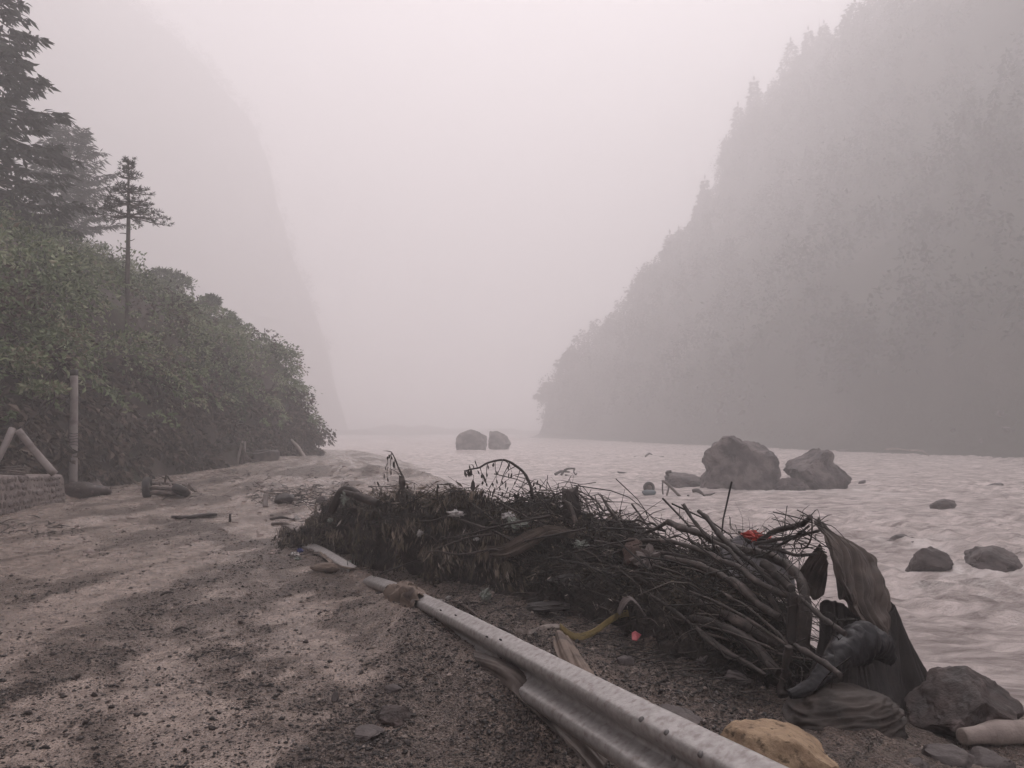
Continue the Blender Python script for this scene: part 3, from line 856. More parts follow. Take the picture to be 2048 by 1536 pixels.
def boxmesh(c, size, rz=0, ry=0, rx=0):
    q = np.array([(x, y, z) for x in (-.5, .5) for y in (-.5, .5) for z in (-.5, .5)]) * np.array(size)
    M = np.array(Matrix.Rotation(rz, 3, 'Z') @ Matrix.Rotation(ry, 3, 'Y') @ Matrix.Rotation(rx, 3, 'X'))
    return q @ M.T + np.array(c), np.array([[0, 1, 3, 2], [4, 6, 7, 5], [0, 4, 5, 1], [2, 3, 7, 6], [0, 2, 6, 4], [1, 5, 7, 3]])
def plank(a, b, wd, th, seed=0, n=10, up=(0, 0, 1), rag=.12):
    """rough board from a to b with ragged ends"""
    a, b = np.array(a, float), np.array(b, float)
    t = unit(b - a); s = unit(np.cross(t, np.array(up, float))); u = np.cross(s, t)
    k = np.linspace(0, 1, n)
    ring = [(-.5, -.5), (-.17, -.5), (.17, -.5), (.5, -.5), (.5, .5), (.17, .5), (-.17, .5), (-.5, .5)]
    V = []
    r_ = np.random.default_rng(seed)
    endj = [r_.uniform(-1, 1, 8) * wd * rag * 2, r_.uniform(-1, 1, 8) * wd * rag * 2]
    for i, f in enumerate(k):
        for j, (x, y) in enumerate(ring):
            e = endj[0][j] if i == 0 else endj[1][j] if i == n - 1 else 0
            V.append(a + (b - a) * f + t * e + s * x * wd * (1 + .06 * math.sin(7 * f + seed)) + u * (y * th + .25 * th * math.sin(5 * f + seed * 2)))
    V = np.array(V)
    F = grid_faces(n, 8, True)
    F = np.concatenate([F, [[3, 2, 1, 0], [4, 3, 0, 7], [5, 6, 7, 4]][:0] or np.array([[0, 7, 6, 1], [1, 6, 5, 2], [2, 5, 4, 3]]),
                        np.array([[1, 6, 7, 0], [2, 5, 6, 1], [3, 4, 5, 2]]) + (n - 1) * 8])
    return V + .03 * wd * fbm(V * 30 + seed, 2, seed)[:, None], F
def resample(pl, n):
    pl = np.array(pl, float)
    s = np.concatenate([[0], np.cumsum(np.linalg.norm(np.diff(pl, axis=0), axis=1))]); s /= s[-1]
    t = np.linspace(0, 1, n)
    q = np.concatenate([[2 * pl[0] - pl[1]], pl, [2 * pl[-1] - pl[-2]]])
    out = []
    for x in t:
        i = min(int(np.searchsorted(s, x, side='right')) - 1, len(pl) - 2)
        f = (x - s[i]) / (s[i + 1] - s[i] + 1e-12)
        p0, p1, p2, p3 = q[i], q[i + 1], q[i + 2], q[i + 3]
        out.append(.5 * ((2 * p1) + (-p0 + p2) * f + (2 * p0 - 5 * p1 + 4 * p2 - p3) * f * f + (-p0 + 3 * p1 - 3 * p2 + p3) * f ** 3))
    return np.array(out)
def cloth(cols, nu=60, nv=40, folds=8, amp=.012, seed=0, wr=.004, thick=.004, grow=1.0, along=True, bil=0.0):
    """draped sheet lofted through columns (each top to bottom) with folds running down the columns"""
    C = np.array([resample(c, nv) for c in cols])             # k, nv, 3
    S = np.array([resample(C[:, j], nu) for j in range(nv)])   # nv, nu, 3
    du = np.gradient(S, axis=1); dv = np.gradient(S, axis=0)
    N = unit(np.cross(du, dv))
    u = np.linspace(0, 1, nu)[None, :] + 0 * np.linspace(0, 1, nv)[:, None]
    v = np.linspace(0, 1, nv)[:, None] + 0 * u
    q = np.stack([u.ravel() * folds * .55, v.ravel() * 1.1, np.full(u.size, seed * 3.3)], 1)
    wob = fbm(q * np.array([.5, 1, 1]), 2, seed).reshape(nv, nu)
    uu, vv = (u, v) if along else (v, u)
    q1 = np.stack([(uu * folds * 1.0 + .35 * np.sin(2.2 * vv + seed)).ravel(), (vv * .8).ravel(), np.full(u.size, seed * 1.7)], 1)
    q2 = q1 * np.array([2.6, 1.5, 1]) + 5
    r1 = 1 - 2.2 * np.abs(vn(q1, seed + 1)); r2 = 1 - 2.2 * np.abs(vn(q2, seed + 2))
    f = (r1 + .5 * r2).reshape(nv, nu)
    env = np.clip(.75 + .5 * wob, .25, 1.2) * (grow + (1 - grow) * vv)
    D = amp * env * f
    fine = wr * fbm(np.stack([(S[..., 0] * 25).ravel(), (S[..., 1] * 25).ravel(), (S[..., 2] * 12).ravel()], 1), 3, seed + 5).reshape(nv, nu)
    if bil: D = D + bil * fbm(S.reshape(-1, 3) * 5 + seed, 3, seed + 31).reshape(nv, nu) * (.2 + .8 * v)
    S2 = S + N * (D + fine)[..., None]
    V = np.concatenate([S2.reshape(-1, 3), (S2 - N * thick).reshape(-1, 3)])
    F = grid_faces(nv, nu)
    n = nv * nu
    edge = np.concatenate([np.arange(nu), np.arange(1, nv) * nu + nu - 1, (nv - 1) * nu + np.arange(nu - 2, -1, -1), np.arange(nv - 2, 0, -1) * nu])
    e2 = np.roll(edge, -1)
    return V, np.concatenate([F, F[:, ::-1] + n, np.stack([edge, edge + n, e2 + n, e2], 1)])
def crumple(c, size, seed, sub=3):
    V, F = ico(sub)
    d = np.abs(fbm(V * 2.2 + seed, 4, seed))
    V = V * (0.45 + 1.1 * d)[:, None]
    return V * np.array(size) + np.array(c), F
def P3(lst):
    return [P(*q) for q in lst]
def mx_(px, y):            # photo pixels to metres at depth y
    return px * y / FPX

M_ROCK = material("wet_rock", (0.05, 0.041, 0.04), (0.105, 0.087, 0.083), 5, .62, .8, .7, 9, .4, c3=(0.19, 0.155, 0.145), c3scale=1.2, bdist=.03)
M_BOULDER = material("pale_boulder", (0.055, 0.044, 0.046), (0.17, 0.143, 0.14), 1.3, .7, .85, 1.0, 3, .35, c3=(0.032, 0.026, 0.027), c3scale=.8, c3lo=.5, c3hi=.62, bdist=.2, lo=.42, hi=.58)
M_DARKROCK = material("dark_rock", (0.022, 0.015, 0.014), (0.055, 0.037, 0.033), 6, .5, .75, .9, 22, .45, c3=(0.13, 0.10, 0.095), c3scale=9, c3lo=.6, c3hi=.68)
M_YELLOW = material("ochre_rock", (0.24, 0.165, 0.108), (0.36, 0.262, 0.175), 18, .8, .9, .9, 60, .25, c3=(0.115, 0.08, 0.052), c3scale=26, c3lo=.55, c3hi=.66, bdist=.012)
M_CONC = material("dirty_concrete", (0.32, 0.285, 0.275), (0.25, 0.215, 0.205), 3, .8, None, .3, 30, .3, c3=(0.12, 0.098, 0.092), c3scale=2.2, c3lo=.52, c3hi=.66)
M_PIPEDARK = material("dark_band", (0.03, 0.026, 0.025), (0.06, 0.05, 0.048), 8, .7)
M_WALL = material("muddy_masonry", (0.16, 0.13, 0.122), (0.235, 0.195, 0.18), 5, .75, None, .9, 14, .35, bdist=.03)
M_WSTONE = material("muddy_wall_stone", (0.15, 0.125, 0.12), (0.25, 0.208, 0.195), 6, .75, None, .9, 18, .35, c3=(0.09, 0.072, 0.07), c3scale=3, bdist=.02)
M_STEEL = material("galvanised_rail", (0.42, 0.40, 0.39), (0.33, 0.308, 0.298), 26, .36, .5, .3, 90, .5, c3=(0.24, 0.208, 0.195), c3scale=30, c3lo=.5, c3hi=.72, bdist=.006)
M_STEEL.node_tree.nodes['Principled BSDF'].inputs['Metallic'].default_value = .55
M_BOLT = material("bolt_steel", (0.16, 0.15, 0.148), (0.09, 0.08, 0.078), 60, .5)
M_HOLE = material("slot_hole", (0.012, 0.011, 0.011), rough=.9)
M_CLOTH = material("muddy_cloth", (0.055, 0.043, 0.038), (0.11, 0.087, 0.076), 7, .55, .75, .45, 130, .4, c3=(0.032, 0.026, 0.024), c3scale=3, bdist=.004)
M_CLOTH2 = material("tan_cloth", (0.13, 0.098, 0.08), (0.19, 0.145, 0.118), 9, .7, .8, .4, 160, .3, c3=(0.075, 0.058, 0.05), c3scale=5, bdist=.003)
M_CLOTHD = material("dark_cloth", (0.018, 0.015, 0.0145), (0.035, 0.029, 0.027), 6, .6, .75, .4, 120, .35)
M_PLASTIC = material("black_plastic", (0.008, 0.0075, 0.009), (0.02, 0.018, 0.021), 8, .40, .6, .5, 60, .4, c3=(0.06, 0.05, 0.045), c3scale=14, c3lo=.62, c3hi=.75, bdist=.006)
M_TYRE = material("tyre_rubber", (0.022, 0.02, 0.02), (0.05, 0.043, 0.04), 8, .7)
M_RUST = material("muddy_scrap", (0.05, 0.038, 0.033), (0.14, 0.11, 0.098), 9, .75)
M_WOOD = material("wet_branch", (0.022, 0.017, 0.015), (0.058, 0.045, 0.040), 26, .58, .75, .7, 55, .4, c3=(0.155, 0.122, 0.11), c3scale=7, c3lo=.55, c3hi=.72, bdist=.008)
M_WOODD = material("dark_branch", (0.02, 0.016, 0.015), (0.045, 0.035, 0.032), 16, .6, .78, .6, 60, .4, c3=(0.10, 0.08, 0.072), c3scale=9, c3lo=.58, c3hi=.75, bdist=.006)
M_TIMBER = material("grey_timber", (0.10, 0.082, 0.072), (0.17, 0.14, 0.122), 12, .75, None, .6, 40, .3, stretch=(1, 1, .15))
M_PALEWOOD = material("pale_log", (0.20, 0.16, 0.145), (0.28, 0.23, 0.205), 10, .7, None, .5, 35)
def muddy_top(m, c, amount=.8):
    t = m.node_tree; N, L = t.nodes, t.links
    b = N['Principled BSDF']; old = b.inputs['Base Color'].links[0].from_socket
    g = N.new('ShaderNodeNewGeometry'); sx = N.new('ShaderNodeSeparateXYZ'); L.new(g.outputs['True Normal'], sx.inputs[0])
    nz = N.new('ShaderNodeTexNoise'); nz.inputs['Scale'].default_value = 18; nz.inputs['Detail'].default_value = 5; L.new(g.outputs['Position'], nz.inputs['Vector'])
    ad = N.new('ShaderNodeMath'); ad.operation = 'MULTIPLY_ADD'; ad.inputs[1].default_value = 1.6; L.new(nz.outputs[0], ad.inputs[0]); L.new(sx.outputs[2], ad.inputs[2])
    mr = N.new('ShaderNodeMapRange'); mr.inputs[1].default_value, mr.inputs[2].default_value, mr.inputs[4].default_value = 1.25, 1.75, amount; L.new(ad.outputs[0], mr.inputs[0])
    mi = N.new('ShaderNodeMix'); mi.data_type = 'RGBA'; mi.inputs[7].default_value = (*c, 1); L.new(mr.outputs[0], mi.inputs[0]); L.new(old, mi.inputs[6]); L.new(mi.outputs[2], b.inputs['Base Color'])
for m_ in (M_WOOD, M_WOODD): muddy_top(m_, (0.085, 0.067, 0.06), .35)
def plain(name, c, rough=.6, spec=.4, c2=None):
    return material(name, c, c2, 20, rough, None, .3, 50, spec)

def rock(name, c, size, seed, mat, label, cat="rock", sub=4, sink=.25, rz=0, group=None, **kw):
    V, F = rock_mesh(size, seed, sub, **kw)
    V[:, 2] -= V[:, 2].min()
    c_, s_ = math.cos(rz), math.sin(rz)
    V = np.stack([V[:, 0] * c_ - V[:, 1] * s_, V[:, 0] * s_ + V[:, 1] * c_, V[:, 2]], 1)
    me = mesh_np(name, V, F, None, True, (mat,))
    try: me.set_sharp_from_angle(angle=R(38))
    except Exception: pass
    return tag(link(name, me, None, np.array(c) - np.array([0, 0, size[2] * sink])), label, cat, group)

# ------------------------------------------------------------------ boulders in the river
def river_rock(px, py, wpx, hpx, seed, label, depth=1.0, mat=None, sub=5, **kw):
    c = onz(px, py, -1.0)
    w_ = mx_(wpx, c[1]); h_ = mx_(hpx, c[1])
    c = c + np.array([0, w_ * depth * .45, 0])
    return rock("boulder", c, (w_, w_ * depth, h_ / .78), seed, mat or M_ROCK, label, "boulder", sub, .22, **kw)
river_rock(1508, 984, 172, 112, 3, "huge grey boulder with a flat top standing in the river", .85, M_BOULDER, cuts=5,
           planes=[((.1, .05, 1), .70), ((.98, -.15, .05), .60), ((.25, -1, .1), .62), ((-.75, -.6, .1), .72), ((-.62, .1, .72), .80)], rough=.08, rscale=3.4, fine=.06)
river_rock(1650, 984, 124, 86, 8, "peaked boulder in the river right of the huge flat-topped one", .9, M_BOULDER, cuts=4,
           planes=[((.80, -.1, .52), .55), ((-.62, -.1, .75), .36), ((.2, -.95, .2), .6)], rough=.16, fine=.06)
river_rock(1385, 977, 88, 30, 14, "low rubble-like rock beside the left foot of the huge boulder", .9, M_BOULDER, sub=4, rough=.2)
river_rock(1592, 986, 70, 30, 15, "low rubble rock between the huge boulder and the peaked one", .7, M_BOULDER, sub=4, rough=.22)
river_rock(941, 902, 64, 43, 21, "left one of the far hazy pair of boulders in mid river", .8, M_BOULDER, sub=4, cuts=2, planes=[((-.5, 0, .8), .74), ((.5, 0, .8), .78), ((0, 0, 1), .75), ((-1, 0, 0), .8), ((1, 0, 0), .8)])
river_rock(996, 900, 46, 38, 22, "right one of the far hazy pair of boulders in mid river", .9, M_BOULDER, sub=4, cuts=2, planes=[((-.95, 0, .05), .75), ((.25, 0, 1), .75), ((.9, 0, .4), .8)])
river_rock(1880, 1158, 88, 60, 31, "squat brown boulder near the right shore with a notch in its top", .9, cuts=7, planes=[((0, -1, .15), .62), ((.95, 0, .1), .7)], rough=.10)
river_rock(2012, 1160, 122, 60, 33, "brown boulder cut by the right edge of the photo", .8, cuts=6, planes=[((0, -1, .2), .62)], rough=.12)
river_rock(1812, 1098, 80, 25, 35, "low jagged rock barely above the water near the right shore", .7, cuts=5, rough=.25, sub=4)
river_rock(1894, 1021, 52, 22, 37, "dark low rock further out in the river at the right", .7, M_DARKROCK, cuts=6, sub=4)
river_rock(2000, 977, 32, 11, 38, "tiny distant rock near the right edge of the river", .7, sub=3)
river_rock(1726, 972, 16, 12, 39, "small stone right beside the peaked boulder", .8, M_BOULDER, sub=3)
for i, (px, py, wpx, hpx, z) in enumerate([(2024, 864, 34, 10, 1.2), (1965, 884, 20, 8, .6), (1906, 862, 12, 5, 1.5), (2000, 830, 16, 9, 2.6), (1880, 905, 40, 10, -.4), (1800, 912, 50, 8, -.8), (2030, 905, 44, 10, .2), (1700, 905, 60, 8, -.8), (1500, 897, 40, 6, -.8)]):
    y = float(np.interp(px, [1500, 1700, 1900, 2048], [112, 92, 79, 72])) + 1
    rock("bank_stone", P(px, py, y), (mx_(wpx, y), mx_(wpx, y) * .8, mx_(hpx, y) * 1.5), 140 + i, M_BOULDER, "pale stone lying along the foot of the right gorge side", "rock", 3, .3, group="stones along the far bank")

# ------------------------------------------------------------------ wreckage in the river
def torus(c, R_, r_, axis, nu=26, nv=12):
    a = np.linspace(0, 2 * np.pi, nu, endpoint=False); b = np.linspace(0, 2 * np.pi, nv, endpoint=False)
    ax = unit(np.array(axis, float)); u = unit(np.cross(ax, [.3, .2, 1])); v = np.cross(ax, u)
    sq = lambda q: np.sign(q) * np.abs(q) ** .6
    V = np.array([np.array(c) + (R_ + r_ * sq(math.cos(bb))) * (math.cos(aa) * u + math.sin(aa) * v) + ax * r_ * 1.1 * sq(math.sin(bb)) for aa in a for bb in b])
    i, j = np.meshgrid(np.arange(nu), np.arange(nv), indexing='ij')
    F = np.stack([i * nv + j, ((i + 1) % nu) * nv + j, ((i + 1) % nu) * nv + (j + 1) % nv, i * nv + (j + 1) % nv], -1).reshape(-1, 4)
    return V, F
def disc(c, r_, axis, th, n=18):
    ax = unit(np.array(axis, float)); u = unit(np.cross(ax, [.3, .2, 1]))
    return tube([np.array(c) - ax * th, np.array(c) + ax * th], [r_, r_], n, 0, 0, True, 1)
y = 30.6
e = empty("sunken_wheel", P(1297, 992, y))
V, F = torus(P(1298, 975, y + .3), .17, .065, (.15, -1, .15)); obj("tyre", V, F, M_TYRE, e)
V, F = disc(P(1298, 975, y + .3), .12, (.15, -1, .15), .03); obj("rim", V, F, M_RUST, e)
tag(e, "dark wheel sticking out of the river left of the huge boulder", "wheel")
M_BLUE = plain("faded_blue", (0.07, 0.095, 0.11), .55, .4, (0.10, 0.12, 0.13))
V, F = tube([P(1287, 988, y - .3), P(1290, 987, y - .3), P(1306, 987, y - .3), P(1309, 988, y - .3)], [.11, .14, .14, .11], 16, 0, .03, True, 2)
tag(obj("plastic_drum", V, F, M_BLUE), "faded blue drum half sunk in front of the dark wheel", "drum")
e = empty("broken_timber_frame", P(1330, 992, 30.2))
for k, (a, b, w_) in enumerate([((1325, 961, 30.2), (1361, 992, 30.0), .13), ((1325, 960, 30.3), (1326, 993, 30.3), .07), ((1338, 972, 30.2), (1333, 994, 30.0), .06)]):
    V, F = plank(P(*a), P(*b), w_, w_ * .7, k); obj("beam", V, F, M_RUST, e)
tag(e, "broken slanting timber frame standing in the river beside the wheel", "wreckage")
def drift(px, py, y, sticks, label, seed, name="driftwood", mat=None):
    r_ = np.random.default_rng(seed)
    e = empty(name, P(px, py, y))
    for (a, b, rr) in sticks:
        A, B = P(a[0], a[1], y), P(b[0], b[1], y + r_.uniform(-.3, .3))
        m_ = (A + B) / 2 + r_.normal(size=3) * mx_(3, y)
        V, F = tube([A, m_, B], [mx_(rr, y), mx_(rr, y), mx_(rr, y) * .5], 6, seed, .15)
        obj("branch", V, F, mat or M_WOOD, e)
    return tag(e, label, "driftwood")
drift(1135, 950, 44, [((1110, 949), (1140, 944), 3), ((1122, 950), (1150, 937), 2.5), ((1150, 937), (1152, 951), 1.5), ((1130, 950), (1154, 946), 2)], "small tangle of driftwood in the river above the arched twig", 51)
drift(1243, 948, 45, [((1222, 948), (1250, 945), 2.5), ((1235, 945), (1260, 949), 2.5)], "low driftwood lump in the river left of the rubble rock", 52)
drift(1300, 915, 72, [((1268, 914), (1328, 913), 1.5), ((1290, 913), (1305, 909), 2)], "far floating branch in the river left above the huge boulder", 53)
drift(1398, 990, 30.6, [((1385, 982), (1410, 992), 4), ((1405, 991), (1430, 986), 2), ((1376, 991), (1388, 990), 2.5)], "broken log end against the left foot of the huge boulder", 54)
drift(1341, 956, 35, [((1343, 943), (1341, 956), 3), ((1332, 956), (1345, 954), 1.5)], "small stump poking up behind the timber frame", 55)
drift(1840, 912, 74, [((1770, 899), (1818, 901), 1.5), ((1818, 901), (1862, 915), 1.8), ((1862, 915), (1890, 913), 1.3)], "long pale washed-up branch along the far right bank", 56, mat=M_PALEWOOD)

# ------------------------------------------------------------------ retaining wall, poles and wreck on the left
e = empty("stone_retaining_wall", (-10.0, 17.2, 0))
Wp = np.array([(-10.05, 17.3), (-9.72, 15.8), (-9.36, 14.0), (-8.9, 12.0), (-8.5, 10.0)])
Wh = np.array([.60, .66, .78, .86, .9])
sW = np.linspace(0, 1, 60)
base = np.stack([np.interp(sW, np.linspace(0, 1, 5), Wp[:, k]) for k in (0, 1)], 1)
hh = np.interp(sW, np.linspace(0, 1, 5), Wh)
rows = []
for f, out in ((-.25, 0.05), (.2, .03), (.5, .0), (.8, -.03), (.97, -.06), (1.0, -.12), (1.02, -.5), (1.03, -1.0), (1.0, -1.6), (.5, -1.7)):
    q = np.stack([base[:, 0] + out * 1.0, base[:, 1] + out * .25, hh * f], 1)
    rows.append(q)
V = np.concatenate(rows); V[:, :3] += (.02 * fbm(V * 4, 3, 5))[:, None] * np.array([1, 1, 1])
F = grid_faces(len(rows), 60)
cap = np.array([[r * 60, (r + 1) * 60, (r + 1) * 60, r * 60] for r in range(len(rows) - 1)])[:0]
obj("masonry", V, F[:, ::-1] if False else F, M_WALL, e)
endV = np.array([r[0] for r in rows]); ec = endV.mean(0)
Vc = np.concatenate([endV, [ec]]); Fc = [[k, k + 1, len(endV)] for k in range(len(endV) - 1)]
obj("end_face", Vc, np.array(Fc), M_WALL, e)
r_ = np.random.default_rng(91)
stone_me = []
for k in range(7):
    v, f = rock_mesh((1, 1, 1), 300 + k, 2, cuts=6, rough=.1)
    stone_me.append(mesh_np("stone", v, f, None, True, (M_WSTONE,)))
ds = .17
L_ = float(np.sum(np.hypot(*np.diff(base, axis=0).T)))
for row in range(5):
    n = int(L_ / ds)
    for i in range(n):
        f = (i + .5 * (row % 2) + r_.uniform(-.15, .15)) / n
        if not 0.01 < f < .62: continue
        b_ = np.array([np.interp(f, sW, base[:, 0]), np.interp(f, sW, base[:, 1])]); h_ = np.interp(f, sW, hh)
        z = h_ * (row + .45 + r_.uniform(-.12, .12)) / 5
        out = np.interp(z / h_, [0, 1], [.035, -.06])
        link("stone", stone_me[int(r_.integers(7))], e, np.array([b_[0] + out, b_[1] + out * .2, z]) - np.array(e.location), (r_.uniform(-.3, .3), r_.uniform(-.3, .3), r_.uniform(0, 6)), (.09, ds * r_.uniform(.62, .95), h_ / 5 * r_.uniform(.75, 1.1)))
V, F = tube([P(78, 985, 15.6), P(81, 986, 15.4)], [.06, .055], 10, 2, .1); obj("drain_pipe", V, F, M_CONC, e)
tag(e, "mud-caked stone retaining wall at the left edge of the road", "wall")
e = empty("board_heap", P(25, 948, 15.6))
for k, (a, b) in enumerate([((0, 940), (48, 944)), ((5, 935), (40, 933)), ((0, 946), (50, 950)), ((12, 938), (52, 938))]):
    V, F = plank(P(a[0], a[1], 15.4 + .15 * k), P(b[0], b[1], 15.6 + .15 * k), .12, .03, k); obj("board", V, F, M_RUST, e)
tag(e, "little heap of muddy boards lying on top of the stone wall", "boards")

yp = 20.3
b_ = P(147, 965, yp)
e = empty("utility_pole", b_)
V, F = tube([b_ - [0, 0, .4], P(147, 900, yp), P(148, 820, yp), P(148.5, 750, yp)], [.105, .10, .097, .093], 20, 0, .0, True, 3)
obj("shaft", V, F, M_CONC, e)
V, F = tube([P(148.5, 751, yp), P(148.5, 740, yp)], [.10, .10], 20, 0, .03, True, 1); obj("top_collar", V, F, M_PIPEDARK, e)
for k, py in enumerate((867, 872, 878, 884, 890)):
    q = P(147.5, py, yp)
    aa = np.linspace(0, 2 * np.pi, 17)
    V, F = tube([q + np.array([math.cos(t) * .101, math.sin(t) * .101, .012 * math.sin(2 * t + k)]) for t in aa], .009, 5, k, .3, False, 1); obj("wire_wrap", V, F, M_PIPEDARK, e)
tag(e, "upright grey concrete utility pole at the foot of the hillside", "pole")
yl = 15.9
V, F = tube([P(-30, 960, yl), P(5, 900, yl), P(25, 857, yl + .2)], [.075, .07, .068], 14, 1, .03)
tag(obj("leaning_pole", V, F, M_CONC), "short broken concrete pole leaning right at the very left edge", "pole")
e = empty("fallen_pole", P(108, 946, 16.6))
V, F = tube([P(109, 948, 16.6), P(72, 905, 16.5), P(36, 861, 16.2)], [.078, .075, .072], 14, 2, .03); obj("shaft", V, F, M_CONC, e)
for k, (a, b) in enumerate([((33, 860), (6, 849)), ((36, 858), (42, 853))]):
    V, F = tube([P(*a, 16.2), P((a[0] + b[0]) / 2, (a[1] + b[1]) / 2 + 1, 16.2), P(*b, 16.1)], .010, 5, k, .1); obj("rebar", V, F, M_PIPEDARK, e)
tag(e, "broken concrete pole slanting down to the end of the stone wall", "pole")
V, F = tube([P(50, 850, 17), P(68, 832, 17.3), P(90, 812, 17.6)], .012, 5, 0, .1)
tag(obj("slanting_cable", V, F, M_WOODD), "thin slack cable rising to the right above the slanting broken pole", "cable")
V, F = rock_mesh((1.1, .8, .5), 61, 3, 5); V = V + G(150, 992) + np.array([0, .3, .1])
tag(obj("pole_footing_stone", V, F, M_DARKROCK), "dark stone slab lying at the foot of the utility pole", "rock")
V, F = plank(G(172, 962) + [0, 0, .35], G(205, 990) + [0, 0, .02], .22, .05, 3)
tag(obj("fallen_board", V, F, M_RUST), "muddy board leaning beside the foot of the utility pole", "board")

# overturned chassis
g = G(330, 990)
y = g[1]
e = empty("wrecked_chassis", g)
W_ = lambda px, py, dy=0: P(px, py, y + dy)
for k, (px, py, R_, ax, dy) in enumerate([(294, 975, .165, (1, .25, .05), 0), (361, 981, .13, (.35, .5, .9), -.1)]):
    V, F = torus(W_(px, py, dy), R_, .07, ax); t_ = obj("wheel", V, F, M_TYRE, e)
    V, F = disc(W_(px, py, dy), R_ * .7, ax, .05); sub("rim", V, F, M_RUST, t_, e)
for k, (a, b, r0) in enumerate([((298, 976, 0), (362, 981, -.1), .045), ((300, 968, .5), (352, 969, .5), .03), ((318, 966, .2), (330, 984, -.1), .03), ((300, 986, -.1), (345, 988, -.2), .04), ((340, 969, .4), (348, 985, 0), .03)]):
    V, F = tube([W_(*a), (W_(*a) + W_(*b)) / 2 + [0, 0, .02], W_(*b)], r0, 8, k, .15); obj("axle" if k == 0 else "frame_rail", V, F, M_RUST, e)
for k, (a, b) in enumerate([((328, 968, .3), (334, 948, .3)), ((334, 950, .3), (342, 962, .3)), ((372, 985, 0), (380, 966, .1)), ((380, 967, .1), (392, 984, 0)), ((366, 968, .2), (386, 980, 0)), ((318, 952, .3), (338, 958, .35))]):
    V, F = plank(W_(*a), W_(*b), .07, .02, k + 5); obj("twisted_scrap", V, F, M_RUST, e)
V, F = rock_mesh((.95, .7, .28), 71, 3, 4, rough=.2); obj("mud_clump", V + g + np.array([.05, .25, .06]), F, M_WALL, e)
tag(e, "overturned wreck of a vehicle chassis with two wheels in the mud", "wreck")

# broken fence by the hill foot
y = 31.4
V, F = tube([P(474, 931, y), P(479, 905, y), P(485, 882, y)], [.055, .052, .05], 8, 0, .05)
tag(obj("white_post", V, F, M_CONC), "pale post leaning right beside the hill foot", "post")
V, F = tube([P(490, 905, y + .3), P(490, 883, y + .3)], [.04, .04], 8, 0, .03)
tag(obj("white_post", V, F, M_CONC), "thin upright pale post just right of the leaning one", "post")
drift(492, 930, 31.1, [((484, 930), (484, 886), 2.5), ((493, 931), (488, 898), 2.5), ((500, 928), (489, 905), 2), ((510, 932), (494, 912), 2), ((525, 931), (500, 920), 2)], "bundle of brown splayed stakes at the foot of the pale posts", 57, "stake_bundle", M_RUST)
V, F = boxmesh(P(533, 914, 39), (1.0, .7, .55), .1)
V, F = rock_mesh((1.15, .8, .62), 73, 3, 0, [((1, 0, 0), .62), ((-1, 0, 0), .62), ((0, 1, 0), .62), ((0, -1, 0), .62), ((0, 0, 1), .6), ((0, 0, -1), .6)], .04); V = V * .88 + P(533, 912, 34.4)
tag(obj("concrete_block", V, F, M_ROCK), "dark boxy block with a wire over it at the hill foot", "block")
V, F = tube([P(490, 905, 31.5), P(515, 906.5, 33), P(533, 903, 34), P(548, 902, 34)], .008, 5, 0, .1, True, 3)
tag(obj("fence_wire", V, F, M_CONC), "thin pale wire from the posts to the boxy block", "wire")
V, F = tube([P(583, 880, 40), P(596, 895, 39.4), P(610, 915, 38.6), P(628, 927, 37.5)], [.07, .10, .09, .05], 8, 0, .2)
tag(obj("pale_dead_trunk", V, F, M_PALEWOOD), "pale fallen trunk leaning on the end of the hill", "log")

# ------------------------------------------------------------------ guard rail
def w_profile():
    pts = [(0, 0), (.012, -.004), (.05, -.030), (.078, -.052), (.084, -.075), (.078, -.098), (.045, -.122), (.012, -.142), (.004, -.155), (.012, -.168), (.045, -.188), (.078, -.212), (.084, -.235), (.078, -.258), (.05, -.28), (.012, -.306), (0, -.31)]
    return resample([(a, b, 0) for a, b in pts], 40)[:, :2]
WPROF = w_profile()
def wbeam(crest, tilt=0.0, thick=.004, n=90, seed=0, off=0.0, bury=None):
    C = resample(crest, n)
    T = unit(np.gradient(C, axis=0))
    nr = unit(np.cross(np.array([0, 0, 1.0]), T))            # towards the road (left)
    up = unit(np.cross(T, nr))
    tl = np.broadcast_to(tilt, n)
    outs = []
    for th in (0, -thick):
        d = WPROF[:, 0] + th + off; h = WPROF[:, 1]
        a = nr * np.cos(tl)[:, None] + up * np.sin(tl)[:, None]; b = up * np.cos(tl)[:, None] - nr * np.sin(tl)[:, None]
        outs.append((C[:, None, :] + a[:, None, :] * d[None, :, None] + b[:, None, :] * h[None, :, None]).reshape(-1, 3))
    m_ = len(WPROF); N_ = n * m_
    V = np.concatenate(outs)
    V = V + (.0009 * fbm(V * 3 + seed, 2, seed))[:, None]
    F = grid_faces(n, m_)
    edge = np.concatenate([np.arange(m_), np.arange(1, n) * m_ + m_ - 1, (n - 1) * m_ + np.arange(m_ - 2, -1, -1), np.arange(n - 2, 0, -1) * m_])
    e2 = np.roll(edge, -1)
    return V, np.concatenate([F, F[:, ::-1] + N_, np.stack([edge, edge + N_, e2 + N_, e2], 1)]), (C, T, nr, up)
e = empty("guardrail", (*RAIL[3][:2], 0))
dense = resample(RAIL, 240)
cut_i = int(np.argmin(np.abs(dense[:, 1] - 5.75)))
TILT = 0.15
V, F, fr1 = wbeam(dense[:cut_i + 6:4], TILT, seed=1); obj("beam", V, F, M_STEEL, e)
V, F, fr2 = wbeam(dense[cut_i - 4::4], np.linspace(TILT, TILT, 90), seed=2, off=-.006); obj("beam", V, F, M_STEEL, e)
